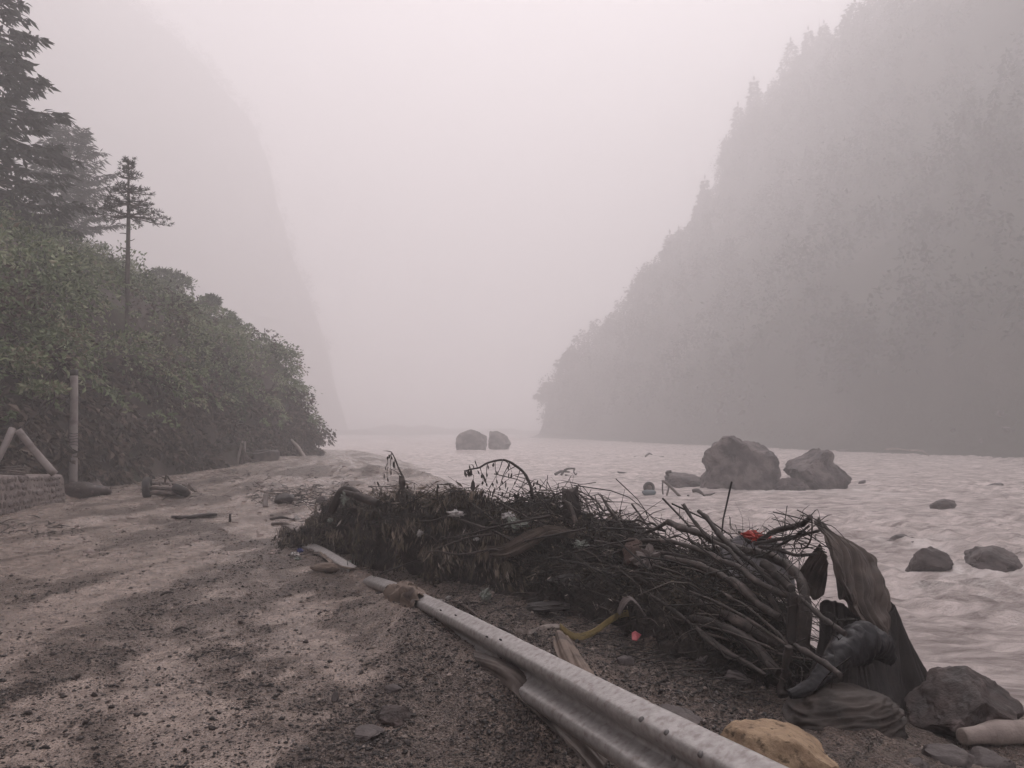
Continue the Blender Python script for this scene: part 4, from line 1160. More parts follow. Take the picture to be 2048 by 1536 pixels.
def on_rail(px, h, fr=fr1):
    C, T, nr, up = fr
    pxs = np.array([1024 + FPX * c[0] / (c[1] * _cp + (c[2] - CAM_Z) * _sp) for c in C])
    i = int(np.argmin(np.abs(pxs - px)))
    d = np.interp(-h, -WPROF[:, 1], WPROF[:, 0])
    d2 = np.interp(-(h - .004), -WPROF[:, 1], WPROF[:, 0])
    a = nr[i] * math.cos(TILT) + up[i] * math.sin(TILT); b = up[i] * math.cos(TILT) - nr[i] * math.sin(TILT)
    p = C[i] + a * d + b * h
    tn = unit(a * (d2 - d) - b * .004)
    return p, unit(np.cross(tn, T[i])) * np.sign(np.dot(np.cross(tn, T[i]), a)), T[i]
for k, (px, h, R_) in enumerate([(1318, -.05, .013), (1300, -.26, .013), (1360, -.155, .012), (1365, -.05, .012), (1440, -.06, .013), (1425, -.25, .013)]):
    p, nn, tt = on_rail(px, h)
    V, F = tube([p - nn * .004, p + nn * .005, p + nn * .009], [R_, R_ * .95, R_ * .45], 12, k, .03, True, 1); b_ = obj("bolt", V, F, M_BOLT, e)
for k, (px, h) in enumerate([(1020, -.035), (1000, -.05), (1010, -.155), (1045, -.155), (900, -.04), (925, -.03)]):
    p, nn, tt = on_rail(px, h)
    V, F = tube([p - tt * .018 + nn * .0012, p + nn * .0014, p + tt * .018 + nn * .0012], [.004, .006, .004], 6, k, 0, True, 2); obj("slot", V, F, M_HOLE, e)
for y0 in (3.05, 5.0):
    c = np.array([1.86 - .404 * y0 + .13, y0 + .05, 0])
    V, F = tube([c + [0, 0, -.5], c + [0, 0, .30 if y0 < 4 else .2]], [.055, .055], 14, 0, .02, True, 1); obj("post", V, F, M_STEEL, e)
tag(e, "long dented galvanised road guardrail half buried in mud", "guardrail")
cr2 = [G(714, 1140) + [0, 0, .04], G(672, 1120) + [0, 0, .07], G(640, 1104) + [0, 0, .08], G(600, 1088) + [0, 0, .07]]
V, F, _f = wbeam(cr2, .25, seed=3, n=50)
tag(obj("guardrail_piece", V, F, M_STEEL), "short buried guardrail piece poking out under the left end of the debris", "guardrail")

# ------------------------------------------------------------------ near rocks and the right-hand shore
rock("ochre_rock", P(1578, 1536, 3.1) + np.array([0, .12, -.17]), (.49, .42, .32), 405, M_YELLOW, "big yellow-brown rock lying against the guardrail at the bottom", "rock", 5, .1, cuts=1, rough=.09, rscale=1.7, fine=.018,
     planes=[((0, 0, 1), .75), ((.6, -.1, .7), .72)], cut=(.75, .95))
g = G(1935, 1462)
rock("dark_rock", g, (.66, .5, .36), 411, M_DARKROCK, "dark angular wedge of rock on the shore below the tarp", "rock", 5, .12, cuts=4, planes=[((-.72, -.3, .62), .42), ((.62, -.5, .6), .5), ((0, -1, .1), .6)], rough=.12)
a, b = G(1925, 1496), G(2075, 1500)
V, F = tube([a + [0, 0, .06], (a + b) / 2 + [0, .05, .06], b + [0, .1, .05]], [.04, .055, .058], 12, 5, .16)
tag(obj("pale_log", V, F, M_PALEWOOD), "pale muddy log lying at the bottom right corner", "log")
for i, (px, py, wpx, lab) in enumerate([(1900, 1525, 95, "grey mud-coated stone below the brown bundle at the bottom edge"), (1975, 1530, 90, "grey stone under the pale log at the bottom right"), (1835, 1532, 46, "thin pale stone chip beside the brown bundle")]):
    g = G(px, py); rock("shore_stone", g, (mx_(wpx, g[1]), mx_(wpx, g[1]) * .8, mx_(wpx, g[1]) * .5), 420 + i, M_ROCK, lab, "rock", 4, .35)
for i, (px, py, wpx, hpx, lab) in enumerate([
        (790, 1438, 84, 36, "dark split slab of stone on the road beside the rail"), (735, 1470, 80, 22, "flat grey slab sunk in the mud left of the split slab"),
        (672, 1400, 26, 24, "round dark stone on the road left above the split slab"), (785, 1380, 40, 14, "flat stone on the road above the split slab"),
        (1412, 1332, 44, 34, "squarish grey stone in the mud under the branches"), (1476, 1366, 60, 28, "pale flat stone wedged under the big log"),
        (1250, 1330, 36, 26, "muddy stone below the yellow ribbon"), (1025, 1293, 46, 22, "dark stone just behind the guardrail crest"),
        (1440, 1300, 50, 30, "dim stone in the shade beneath the branches"), (1345, 1440, 120, 30, "muddy clod behind the rail near the bottom")]):
    g = G(px, py); rock("loose_stone", g, (mx_(wpx, g[1]), mx_(wpx, g[1]) * .7, mx_(hpx, g[1])), 440 + i, M_ROCK if i not in (0, 7) else M_DARKROCK, lab, "rock", 4, .3, cuts=8, rough=.12, rz=i)
r_ = np.random.default_rng(5)
sm = []
for k in range(5):
    v, f = rock_mesh((1, 1, .75), 460 + k, 3, 7); v[:, 2] -= v[:, 2].min() + .2
    sm.append(mesh_np("road_stone", v, f, None, True, (M_DARKROCK,)))
for i, (px, py, wpx) in enumerate([(154, 1355, 15), (188, 1392, 18), (56, 1429, 18), (171, 1447, 14), (222, 1415, 12), (481, 1247, 14), (569, 1338, 12), (306, 1213, 9), (273, 1432, 12), (424, 1458, 14), (215, 1405, 9), (723, 1346, 14),
                                   (612, 1285, 12), (104, 1310, 11), (370, 1500, 12), (655, 1500, 12), (330, 1395, 9), (90, 1495, 12), (540, 1440, 11), (864, 1460, 12), (455, 1340, 9), (250, 1290, 9), (60, 1268, 9), (500, 1405, 12), (905, 1490, 10)]):
    g = G(px, py); s_ = mx_(wpx, g[1])
    tag(link("road_stone", sm[i % 5], None, g, (0, 0, r_.uniform(0, 6)), (s_, s_ * .8, s_ * .8)), "small dark stone lying loose on the mud road", "stone", "loose stones on the road")

# pebbles and grit, too many to count
def scatter_pebbles(n, rg_):
    out = []
    px = rg_.uniform(-60, 1560, n * 3); py = 1040 + (1600 - 1040) * rg_.uniform(0, 1, n * 3) ** .8
    d = np.stack([(px - 1024) / FPX, _cp - (768 - py) / FPX * _sp, _sp + (768 - py) / FPX * _cp], 1)
    t = -CAM_Z / d[:, 2]
    x, y = d[:, 0] * t, d[:, 1] * t
    keep = (rg_.random(n * 3) < .12 + .88 * gravel(x, y) * np.clip(.55 + .9 * n2(x, y, 2.5, o=3, s=64), .1, 1.2)) & (y < 22) & (x < rail_x(y) + 1.6)
    x, y = x[keep][:n], y[keep][:n]
    z = H(x, y)
    s = .0030 * np.exp(rg_.normal(size=len(x)) * .55) * (1 + .17 * y)
    s = np.clip(s, .002, .026)
    V0 = np.array([(1, .1, 0), (0, 1, .1), (-1, -.1, 0), (.1, -1, .1), (.15, -.1, .9), (0, 0, -.8)], float)
    F0 = np.array([[0, 1, 4], [1, 2, 4], [2, 3, 4], [3, 0, 4], [1, 0, 5], [2, 1, 5], [3, 2, 5], [0, 3, 5]])
    base = [V0 * (1 + .3 * fbm(V0 * 1.5 + k * 5, 2, k))[:, None] for k in range(8)]
    k = rg_.integers(0, 8, len(x))
    a = rg_.uniform(0, 6.28, len(x))
    B = np.array(base)[k] * np.stack([s, s * rg_.uniform(.6, 1, len(x)), s * rg_.uniform(.45, .8, len(x))], 1)[:, None, :]
    c_, s_ = np.cos(a)[:, None], np.sin(a)[:, None]
    Bx = B[..., 0] * c_ - B[..., 1] * s_; By = B[..., 0] * s_ + B[..., 1] * c_
    V = np.stack([Bx + x[:, None], By + y[:, None], B[..., 2] + (z + s * .15)[:, None]], -1).reshape(-1, 3)
    F = (F0[None] + (np.arange(len(x)) * len(V0))[:, None, None]).reshape(-1, 3)
    return V, F, np.repeat(rg_.random(len(x)), len(V0))
M_PEB = material("wet_pebbles", (.05, .04, .04), rough=.55, spec=.4, attr='rnd', ramp=[(0, (0.012, 0.010, 0.010)), (.6, (0.034, 0.027, 0.025)), (.88, (0.09, 0.07, 0.063)), (1, (0.27, 0.22, 0.19))])
V, F, A = scatter_pebbles(52000, np.random.default_rng(3))
tag(obj("road_gravel", V, F, M_PEB, None, True, {'rnd': A}, (0, 0, 0)), "dark grit and pebbles strewn over the mud road", None, None, "stuff")

# ------------------------------------------------------------------ the debris pile
def D(px):
    return 4.35 + (1620 - px) * .0045
# core mound: sections across the pile, laid from photo outline points put at the pile's depth
TOP = np.array([(548, 1082), (580, 1072), (610, 1052), (640, 1030), (668, 1006), (690, 990), (720, 995), (760, 1008), (800, 992), (850, 1010), (900, 1006), (950, 1010), (1000, 1010), (1050, 1004), (1090, 1010),
                (1120, 1028), (1160, 1054), (1250, 1074), (1330, 1086), (1400, 1108), (1450, 1132), (1500, 1166), (1560, 1216), (1610, 1275)], float)
BOT = np.array([(548, 1086), (620, 1097), (700, 1112), (760, 1136), (830, 1162), (900, 1172), (960, 1178), (1000, 1196), (1100, 1218), (1200, 1260), (1300, 1302), (1400, 1345), (1500, 1374), (1610, 1404)], float)
cs = np.linspace(548, 1610, 150)
rows = []
for px in cs:
    tp, bp = np.interp(px, TOP[:, 0], TOP[:, 1]), np.interp(px, BOT[:, 0], BOT[:, 1])
    tp += (13 * float(vn(np.array([[px / 38.0, 1.3, 2.2]]), 5)[0]) + 7 * float(vn(np.array([[px / 15.0, 4.3, 2.2]]), 6)[0])) * (1.0 if 640 < px < 1130 else .3)
    g = G(px, bp)
    yt = max(D(px) + .35, g[1] + .3)
    t = P(px, tp, yt)
    th = float(np.clip((t[2] - g[2]) * 1.1, .12, .7))
    m1 = g * .72 + t * .28 + np.array([0, -.03, 0.02]); m2 = g * .35 + t * .65 + np.array([0, -.02, .03])
    bk = t + np.array([.15, .35 * th + .15, -.25 * th]); bk2 = np.array([t[0] + .3, t[1] + th + .35, -1.1 if px > 900 else min(g[2], 0) - .15])
    rows.append([g + np.array([0, -.02, -.08]), m1, m2, t, bk, bk2])
core = np.array([resample(r_, 26) for r_ in rows])
nor = unit(np.cross(np.gradient(core, axis=0), np.gradient(core, axis=1)))
if nor[75, 5, 1] > 0: nor = -nor
cv = core.reshape(-1, 3)
dsp = .15 * fbm(cv * 2.6, 4, 611) + .06 * fbm(cv * 8, 3, 613)
lowered = core - nor * .05
CORE = (lowered.reshape(-1, 3) + nor.reshape(-1, 3) * dsp[:, None]).reshape(core.shape)
M_LITTER = material("debris_litter", (0.014, 0.011, 0.010), (0.036, 0.028, 0.024), 14, .75, None, 1.0, 40, .3, c3=(0.06, 0.048, 0.04), c3scale=20, c3lo=.58, c3hi=.7, bdist=.03)
tag(obj("debris_mound", CORE.reshape(-1, 3), grid_faces(150, 26), M_LITTER, None, True, None, (0, 0, 0)), "dark sodden mound of mud and litter under the washed-up branches", None, None, "stuff")
def core_pt(px, f):
    """point and outward normal on the mound, f 0 front foot .. 0.55 crest"""
    i = int(np.clip(np.searchsorted(cs, px), 0, 149)); j = int(np.clip(f * 25, 0, 25))
    return CORE[i, j], nor[i, j]

M_DEBLEAF = material("sodden_leaves", (.04, .03, .02), rough=.55, spec=.4, attr='rnd', ramp=[(0, (0.010, 0.008, 0.007)), (.36, (0.045, 0.035, 0.026)), (.62, (0.115, 0.09, 0.064)), (.88, (0.22, 0.172, 0.138)), (1, (0.36, 0.31, 0.28))])
M_TWIG = material("sodden_twigs", (.04, .03, .03), rough=.65, spec=.35, attr='rnd', ramp=[(0, (0.010, 0.008, 0.007)), (.6, (0.022, 0.017, 0.015)), (.88, (0.055, 0.043, 0.038)), (1, (0.14, 0.113, 0.10))])
rg = np.random.default_rng(71)
# hanging leaf curtains on the left heap, leaf litter on the rest
its = []
for k in range(560):
    left = k < 290
    px = rg.uniform(556, 1020) if left else rg.uniform(1000, 1560)
    f = rg.uniform(.08, .60)
    p, nn_ = core_pt(px, f)
    top = f > .42
    sp = rg.uniform(.03, .085)
    n = int(rg.uniform(18, 60))
    c = p + nn_ * rg.uniform(-.01, .11 if left else .05)
    pos = c + rg.normal(size=(n, 3)) * np.array([sp, sp * .6, sp * .6])
    if left and not top: base_d = np.array([rg.normal() * .25, -.15, -1.0])
    else: base_d = np.array([rg.normal() * .8 - .2, rg.normal() * .5 - .2, rg.normal() * .45 - .1])
    d = base_d + rg.normal(size=(n, 3)) * (.22 if left and not top else .55)
    ln = rg.uniform(.035, .13 if left else .08, n) * rg.uniform(.7, 1.2)
    tone = float(np.clip((.40 if left else .22) + .24 * rg.normal(), .03, .85)) + (.10 if top else 0)
    rnd = tone + .16 * rg.normal(size=n)
    rnd = np.where(rg.random(n) < .03, rg.uniform(.9, 1, n), np.clip(rnd, 0, .9))
    its.append(leaf_quads(pos, d, ln, np.clip(ln * rg.uniform(.14, .32, n), .006, .028), rnd, rg, .3))
# flat tan flakes lying over the upper slope
n = 1500
q = np.array([np.concatenate(core_pt(a_, b_)) for a_, b_ in zip(rg.uniform(680, 1250, n), rg.uniform(.28, .6, n))])
d = rg.normal(size=(n, 3)) - q[:, 3:] * (rg.normal(size=(n, 3)) * q[:, 3:]).sum(1)[:, None]
ln = rg.uniform(.015, .06, n)
its.append(leaf_quads(q[:, :3] + q[:, 3:] * rg.uniform(.01, .06, n)[:, None], d, ln, ln * rg.uniform(.2, .6, n), .45 + .3 * rg.normal(size=n), rg, .1))
# tussock fringe at the low left tip
n = 1400
px = rg.uniform(546, 680, n); q = np.array([core_pt(a, b)[0] for a, b in zip(px, rg.uniform(.05, .6, n))])
d = np.stack([-.9 + rg.normal(size=n) * .4, rg.normal(size=n) * .5 - .3, rg.normal(size=n) * .35 - .1], 1)
ln = rg.uniform(.06, .2, n)
its.append(leaf_quads(q + [0, 0, .02], d, ln, .006 + .004 * rg.random(n), .3 + .5 * rg.random(n), rg, .1))
V, F, A = cat3(its)
tag(obj("sodden_leaves", V, F, M_DEBLEAF, None, False, {'rnd': A}, (0, 0, 0)), "dark sodden leaves hanging in curtains all over the debris pile", None, None, "stuff")

# thin twigs, too many to count
def many_twigs(n, rg_, pxr, fr, dirf, ln, rr):
    out = []
    for _ in range(n):
        px = rg_.uniform(*pxr); p, nn_ = core_pt(px, rg_.uniform(*fr))
        d = unit(dirf(px, rg_) + nn_ * rg_.uniform(-.05, .35)); l_ = rg_.uniform(*ln)
        m = p + nn_ * rg_.uniform(.0, .10)
        bow = np.array([0, 0, rg_.uniform(-.02, .10)]) * l_ + rg_.normal(size=3) * .06 * l_
        r0 = rg_.uniform(*rr)
        V, F = tube([m - d * l_ * .5, m + bow, m + d * l_ * .5 + np.array([0, 0, -.05 * l_])], [r0, r0 * .8, r0 * .35], 4, 0, 0, False, 3)
        out.append((V, F, np.full(len(V), rg_.random())))
    return out
tw = []
fan = lambda px, g_: unit(np.array([.62, -.6, -.22])) + g_.normal(size=3) * (.28 if g_.random() < .55 else .9)
tw += many_twigs(520, rg, (1010, 1590), (.1, .62), fan, (.25, .9), (.0018, .005))
tw += many_twigs(900, rg, (620, 1140), (.22, .62), lambda px, g_: np.array([1.0, -.25, -.12]) + g_.normal(size=3) * .45, (.12, .5), (.0016, .004))
tw += many_twigs(110, rg, (1000, 1585), (.15, .62), fan, (.5, 1.1), (.004, .009))
tw += many_twigs(60, rg, (640, 1100), (.3, .62), lambda px, g_: np.array([1.0, -.25, -.1]) + g_.normal(size=3) * .35, (.3, .8), (.003, .007))
tw += many_twigs(320, rg, (640, 1120), (.45, .62), lambda px, g_: np.array([.2, 0, .8]) + g_.normal(size=3) * .7, (.06, .2), (.0015, .003))
# twigs trailing over the mud in front
for _ in range(260):
    px = rg.uniform(880, 1480); py = np.interp(px, BOT[:, 0], BOT[:, 1]) + rg.uniform(-14, 40)
    g = G(px, py) + np.array([0, 0, .015]); a = rg.normal(size=3) * np.array([1, .8, .10]) + np.array([.5, -.3, 0]); a = unit(a); l_ = rg.uniform(.08, .42)
    r0 = rg.uniform(.0015, .004)
    V, F = tube([g - a * l_ * .5, g + np.array([0, 0, rg.uniform(.0, .04)]), g + a * l_ * .5 + np.array([0, 0, .01])], [r0, r0, r0 * .5], 4, 0, 0, False, 3)
    tw.append((V, F, np.full(len(V), rg.random())))
V, F, A = cat3(tw)
tag(obj("twig_tangle", V, F, M_TWIG, None, True, {'rnd': A}, (0, 0, 0)), "fine tangled twigs threading through the whole debris pile", None, None, "stuff")

# branches one can follow (photo points, offset from the pile's depth, radii in photo pixels)
BPATHS = []
def branch(pts, dy, rpx, label, mat=None, twigs=0, seed=0, name="branch", sides=9, rough=.16, cat="branch", knots=0):
    q = []
    n = len(pts)
    for k, (a, b) in enumerate(pts):
        dd = dy if np.isscalar(dy) else np.interp(k / (n - 1), np.linspace(0, 1, len(dy)), dy)
        q.append(P(a, b, D(a) + dd))
    q = np.array(q)
    q0 = resample(q, 3 * n); jr = np.random.default_rng(4000 + seed)
    amp_ = mx_(max(rpx), 5) * .26
    q0[1:-1] += np.array([fbm(q0[1:-1] * 6 + 11 * k + seed, 3, 70 + k) for k in range(3)]).T * amp_
    q = q0; n = len(q); BPATHS.append(q)
    rp = .9 * np.interp(np.linspace(0, 1, n), np.linspace(0, 1, len(rpx)), rpx)
    rad = np.array([mx_(r_, p[1]) for r_, p in zip(rp, q)])
    rad = rad * (1 + .12 * fbm(q * 14 + seed, 2, 33))
    V, F = tube(q, rad, sides, seed, rough + .10, True, 3)
    if not twigs:
        o = obj(name, V, F, mat or M_WOOD)
        return tag(o, label, cat, "branches of the debris pile"), q
    e = empty(name, (*q[-1][:2], q[-1][2]))
    obj("stem", V, F, mat or M_WOOD, e)
    r_ = np.random.default_rng(900 + seed)
    for _ in range(twigs):
        f = r_.uniform(.08, .85); i = f * (n - 1); i0 = int(i); p = q[i0] * (1 - i + i0) + q[min(i0 + 1, n - 1)] * (i - i0)
        t = unit(q[min(i0 + 1, n - 1)] - q[i0])
        d = unit(-t * r_.uniform(.1, .7) + r_.normal(size=3) * np.array([.6, .6, .8]) + np.array([0, 0, -.1])); l_ = r_.uniform(.08, .26); r0 = r_.uniform(.0018, .0035)
        V, F = tube([p, p + d * l_ * .5 + r_.normal(size=3) * .012, p + d * l_ + np.array([0, 0, -.25 * l_])], [r0, r0 * .7, r0 * .3], 5, 0, 0, True, 3)
        obj("twig", V, F, M_WOODD, e)
    return tag(e, label, cat, "branches of the debris pile"), q
branch([(1335, 1043), (1362, 1056), (1411, 1074), (1477, 1096), (1536, 1112), (1572, 1129), (1594, 1148), (1606, 1172), (1609, 1205)], [.35, .3, .2, .05], [7, 8, 9, 11, 12], "thick mud-topped log arching over the pile down to the broken timber posts", None, 10, 1)
branch([(1397, 1022), (1416, 1039), (1442, 1074), (1477, 1104), (1514, 1135), (1543, 1163), (1580, 1195), (1602, 1218)], [.25, .1], [5, 6.5, 7, 6], "straight branch with a snapped hooked tip leaning steeply over the pile", M_WOODD, 6, 2)
branch([(1367, 1009), (1385, 1039), (1404, 1062), (1421, 1077), (1454, 1097), (1470, 1115), (1492, 1138), (1514, 1165), (1540, 1195), (1562, 1228), (1578, 1258)], [.2, 0], [3.5, 4, 4.5, 5.5], "slim branch whose tip pokes highest against the river, left of the hooked one", M_WOODD, 8, 3)
branch([(1276, 1082), (1314, 1081), (1358, 1087), (1404, 1102), (1440, 1119), (1477, 1135), (1506, 1156), (1550, 1182), (1594, 1199)], [.15, -.05], [4, 5.5, 6.5, 7], "long gently arched branch just below the mud-topped log", None, 6, 4)
branch([(1332, 1115), (1360, 1122), (1404, 1135), (1448, 1153), (1477, 1170), (1506, 1198), (1530, 1215), (1560, 1236)], [-.05, -.1], [6, 8, 9, 9], "thick smooth branch in the middle of the pile under the long arched one", None, 3, 5)
branch([(1240, 1140), (1256, 1147), (1300, 1167), (1336, 1182), (1389, 1205), (1448, 1227), (1492, 1250), (1528, 1271), (1567, 1293)], [-.25, -.2], [8, 9, 10, 11, 10], "long pale-streaked log lying lowest across the middle of the pile", None, 3, 6)
branch([(1380, 1236), (1420, 1245), (1454, 1256), (1483, 1274), (1514, 1297), (1536, 1320), (1558, 1344)], [-.35, -.3], [8, 10, 11, 10], "stout dark log at the lower right of the pile ending at the splintered stump", M_WOODD, 0, 7)
branch([(1379, 1183), (1433, 1205), (1475, 1226), (1521, 1254), (1577, 1291)], [-.3, -.25], [3, 3.5, 3.8], "straight reddish pole running down to the splintered stump", None, 0, 8, sides=7)
branch([(1442, 1183), (1470, 1200), (1499, 1217), (1549, 1259), (1573, 1287)], [-.2, -.25], [2.6, 3.2], "second straight pole close above the reddish one", None, 0, 9, sides=7)
branch([(1078, 1168), (1117, 1145), (1153, 1129), (1183, 1128), (1226, 1134), (1270, 1143), (1314, 1156), (1380, 1186), (1440, 1215)], [-.25, -.3], [1.6, 2.2, 2.4], "long thin whip arching low across the front of the pile", None, 0, 10, sides=6)
branch([(1072, 1146), (1139, 1126), (1183, 1115), (1219, 1109), (1260, 1095), (1300, 1092)], [-.2, 0], [1.6, 2.3], "thin whip rising to the right above the low arching one", M_WOODD, 2, 11, sides=6)
branch([(1010, 1186), (1080, 1187), (1146, 1190), (1197, 1195), (1234, 1202), (1290, 1221), (1329, 1231), (1373, 1244), (1448, 1262), (1528, 1290), (1555, 1304)], [-.45, -.4], [1.6, 2.4, 2.6], "longest thin whip along the front foot of the pile", None, 0, 12, sides=6)
branch([(1134, 1209), (1140, 1203), (1150, 1202), (1183, 1208), (1209, 1217), (1226, 1228), (1243, 1242)], [-.5, -.5], [1.6, 2.4], "short curved whip hooking over the mud left of the grey rag", None, 0, 13, sides=6)
branch([(1110, 1166), (1153, 1148), (1200, 1143), (1250, 1142), (1290, 1147), (1340, 1152), (1380, 1160)], [-.28, -.3], [1.4, 2.0], "thin pale whip crossing just above the longest low log", None, 0, 14, sides=6)
branch([(1240, 1041), (1263, 1043), (1278, 1040), (1292, 1047), (1306, 1047), (1316, 1053), (1330, 1047)], [.4, .38], [2.4, 2.6, 2.2], "knobbly wavy twig against the river left of the forked log end", M_WOODD, 5, 15, sides=7, rough=.3)
branch([(1216, 1042), (1241, 1046), (1270, 1055), (1308, 1057), (1330, 1062)], [.4, .36], [2, 2.4], "straight dark twig just under the knobbly wavy one", M_WOODD, 6, 16, sides=7)
branch([(1281, 1069), (1311, 1058), (1326, 1049), (1337, 1042)], [.3, .35], [3.2, 4], "short forked branch end meeting the mud-topped log", M_WOODD, 2, 17)
branch([(1203, 991), (1215, 1012), (1235, 1039), (1244, 1056), (1254, 1074)], [.4, .3], [2.6, 3.6, 4.2], "lone bare spike leaning right in front of the river", None, 3, 18, sides=7)
branch([(1156, 981), (1183, 995), (1197, 1008), (1206, 1020), (1220, 1019)], [.45, .4], [1.6, 1.8], "thin dark twig drooping from the split post to the bare spike", M_WOODD, 4, 19, sides=6)
branch([(1156, 984), (1172, 1003), (1180, 1026), (1181, 1044), (1178, 1062)], [.42, .38], [1.3, 1.5], "hair-thin twig hanging in a curve right of the split post", M_WOODD, 2, 20, sides=5)
branch([(1100, 1002), (1110, 990), (1128, 984), (1145, 985)], [.35, .4], [1.5, 2.2], "small twig bending left off the top of the split post", M_WOODD, 5, 21, sides=6)
branch([(1130, 986), (1128, 1002), (1137, 1008), (1145, 1024), (1152, 1046)], [.2, .15], [4, 5, 5], "smooth crooked branch leaning on the split post", None, 0, 22)
V, F = plank(P(1140, 978, D(1140) + .35), P(1147, 1062, D(1140) + .3), mx_(36, D(1140)), .04, 4, 14, (0, 1, 0), .10)
tag(obj("split_post", V, F, M_WOODD), "dark split wooden post standing upright in the middle of the pile", "post")
branch([(1518, 1082), (1558, 1059), (1602, 1049), (1621, 1034)], [.15, .05], [5.5, 7, 6], "thick dark bough rising to the tip of the tarp", M_WOODD, 5, 23)
branch([(1510, 1088), (1565, 1078), (1609, 1069), (1637, 1062)], [.12, .05], [4, 4.2, 3.2], "bough just below the thick one, running into the tarp's edge", M_WOODD, 4, 24)
branch([(1545, 1099), (1577, 1081), (1602, 1066), (1618, 1052)], [.1, .05], [2.6, 3, 2.4], "short oblique twig crossing beneath the tarp's boughs", M_WOODD, 2, 25, sides=7)
branch([(1519, 1093), (1558, 1100), (1587, 1109), (1608, 1110), (1632, 1108)], [.1, .05], [3.4, 3.8, 3], "lowest bough running level into the tarp's left flap", M_WOODD, 5, 26)
branch([(1624, 1038), (1624, 1068), (1618, 1088), (1606, 1097), (1602, 1088)], [.02, .02], [1.8, 2.2, 1.6], "hooked root hanging below the tip of the tarp", M_WOODD, 3, 27, sides=6)
branch([(1526, 1126), (1540, 1136), (1556, 1152), (1584, 1178)], [0, 0], [9, 12, 11], "short stout chunk of dark wood under the mud-topped log", M_WOODD, 0, 28)
branch([(1500, 1084), (1490, 1072), (1478, 1064)], [.2, .22], [6, 5, 3], "stubby dark broken limb beside the red bag", M_WOODD, 2, 29)
branch([(1602, 1196), (1630, 1222), (1660, 1245), (1690, 1268)], [-.05, -.1], [4, 6, 6], "dark branch slanting from the timber posts under the tarp", M_WOODD, 2, 30)
branch([(1577, 1292), (1572, 1330), (1566, 1366), (1570, 1392)], [-.35, -.35], [7, 10, 9, 11], "splintered upright stump at the foot of the poles", None, 0, 31, rough=.35)
branch([(1590, 1290), (1620, 1310), (1655, 1332), (1680, 1352)], [-.3, -.35], [6, 7, 7], "dark root running right from the splintered stump", M_WOODD, 0, 32)
branch([(1389, 1250), (1410, 1275), (1440, 1300), (1480, 1318), (1530, 1350)], [-.45, -.5], [4, 5, 5], "crooked dark branch sagging beneath the lower right logs", M_WOODD, 0, 33)
branch([(1300, 1190), (1350, 1222), (1400, 1262), (1450, 1300), (1500, 1332)], [-.42, -.45], [3, 5, 6], "dim branch in the shade under the long pale-streaked log", M_WOODD, 0, 34)
branch([(1190, 1082), (1230, 1090), (1280, 1102), (1340, 1108), (1400, 1122), (1440, 1138)], [.05, .05], [3, 4, 4], "dark branch buried level in the middle of the pile", M_WOODD, 4, 35)
branch([(820, 1043), (871, 1040), (893, 1033), (937, 1045), (974, 1058), (1018, 1076), (1040, 1090)], [.0, -.1], [1.6, 2.6, 3], "bent pale twig lying across the top left of the pile", None, 3, 36, sides=7)
branch([(914, 992), (944, 1008), (974, 1029), (985, 1040)], [.25, .1], [2, 2.4], "short stiff twig sloping down right on the pile's crest", None, 2, 37, sides=6)
branch([(993, 1002), (1040, 1027), (1088, 1051), (1110, 1060)], [.2, .05], [2, 2.6], "dark twig sloping from the arched twig's foot to the striped cloth", M_WOODD, 3, 38, sides=6)
branch([(848, 1106), (870, 1102), (922, 1109), (981, 1099), (1000, 1102)], [-.35, -.35], [1.6, 2.2], "pale wavy twig hanging across the dark hollow on the left", None, 0, 39, sides=6)
branch([(840, 1110), (900, 1088), (940, 1075), (985, 1068)], [-.2, -.15], [1.8, 2.4], "brown twig slanting up over the leaf curtain", None, 3, 40, sides=6)
branch([(760, 1148), (820, 1126), (880, 1112), (930, 1108)], [-.1, -.2], [2, 2.6], "thin branch along the low front edge of the leaf curtain", M_WOODD, 6, 41, sides=6)
for i, (px, fr_, lab) in enumerate([(1010, .3, "twiggy branch over the hollow left of centre"), (1080, .25, "twiggy branch trailing onto the mud below the striped cloth"), (1180, .3, "twiggy branch spread under the two thin whips"), (1230, .2, "twiggy branch by the grey rag")]):
    p, nn_ = core_pt(px, fr_)
    py0 = 860 - (p[2] - 1.6) / p[1] * FPX
    branch([(px - 130, py0 + 26), (px - 70, py0 + 14), (px, py0 - 4), (px + 90, py0 - 22)], [-.35, -.25], [1.2, 2, 2.6], lab, M_WOODD, 10, 42 + i, sides=6)

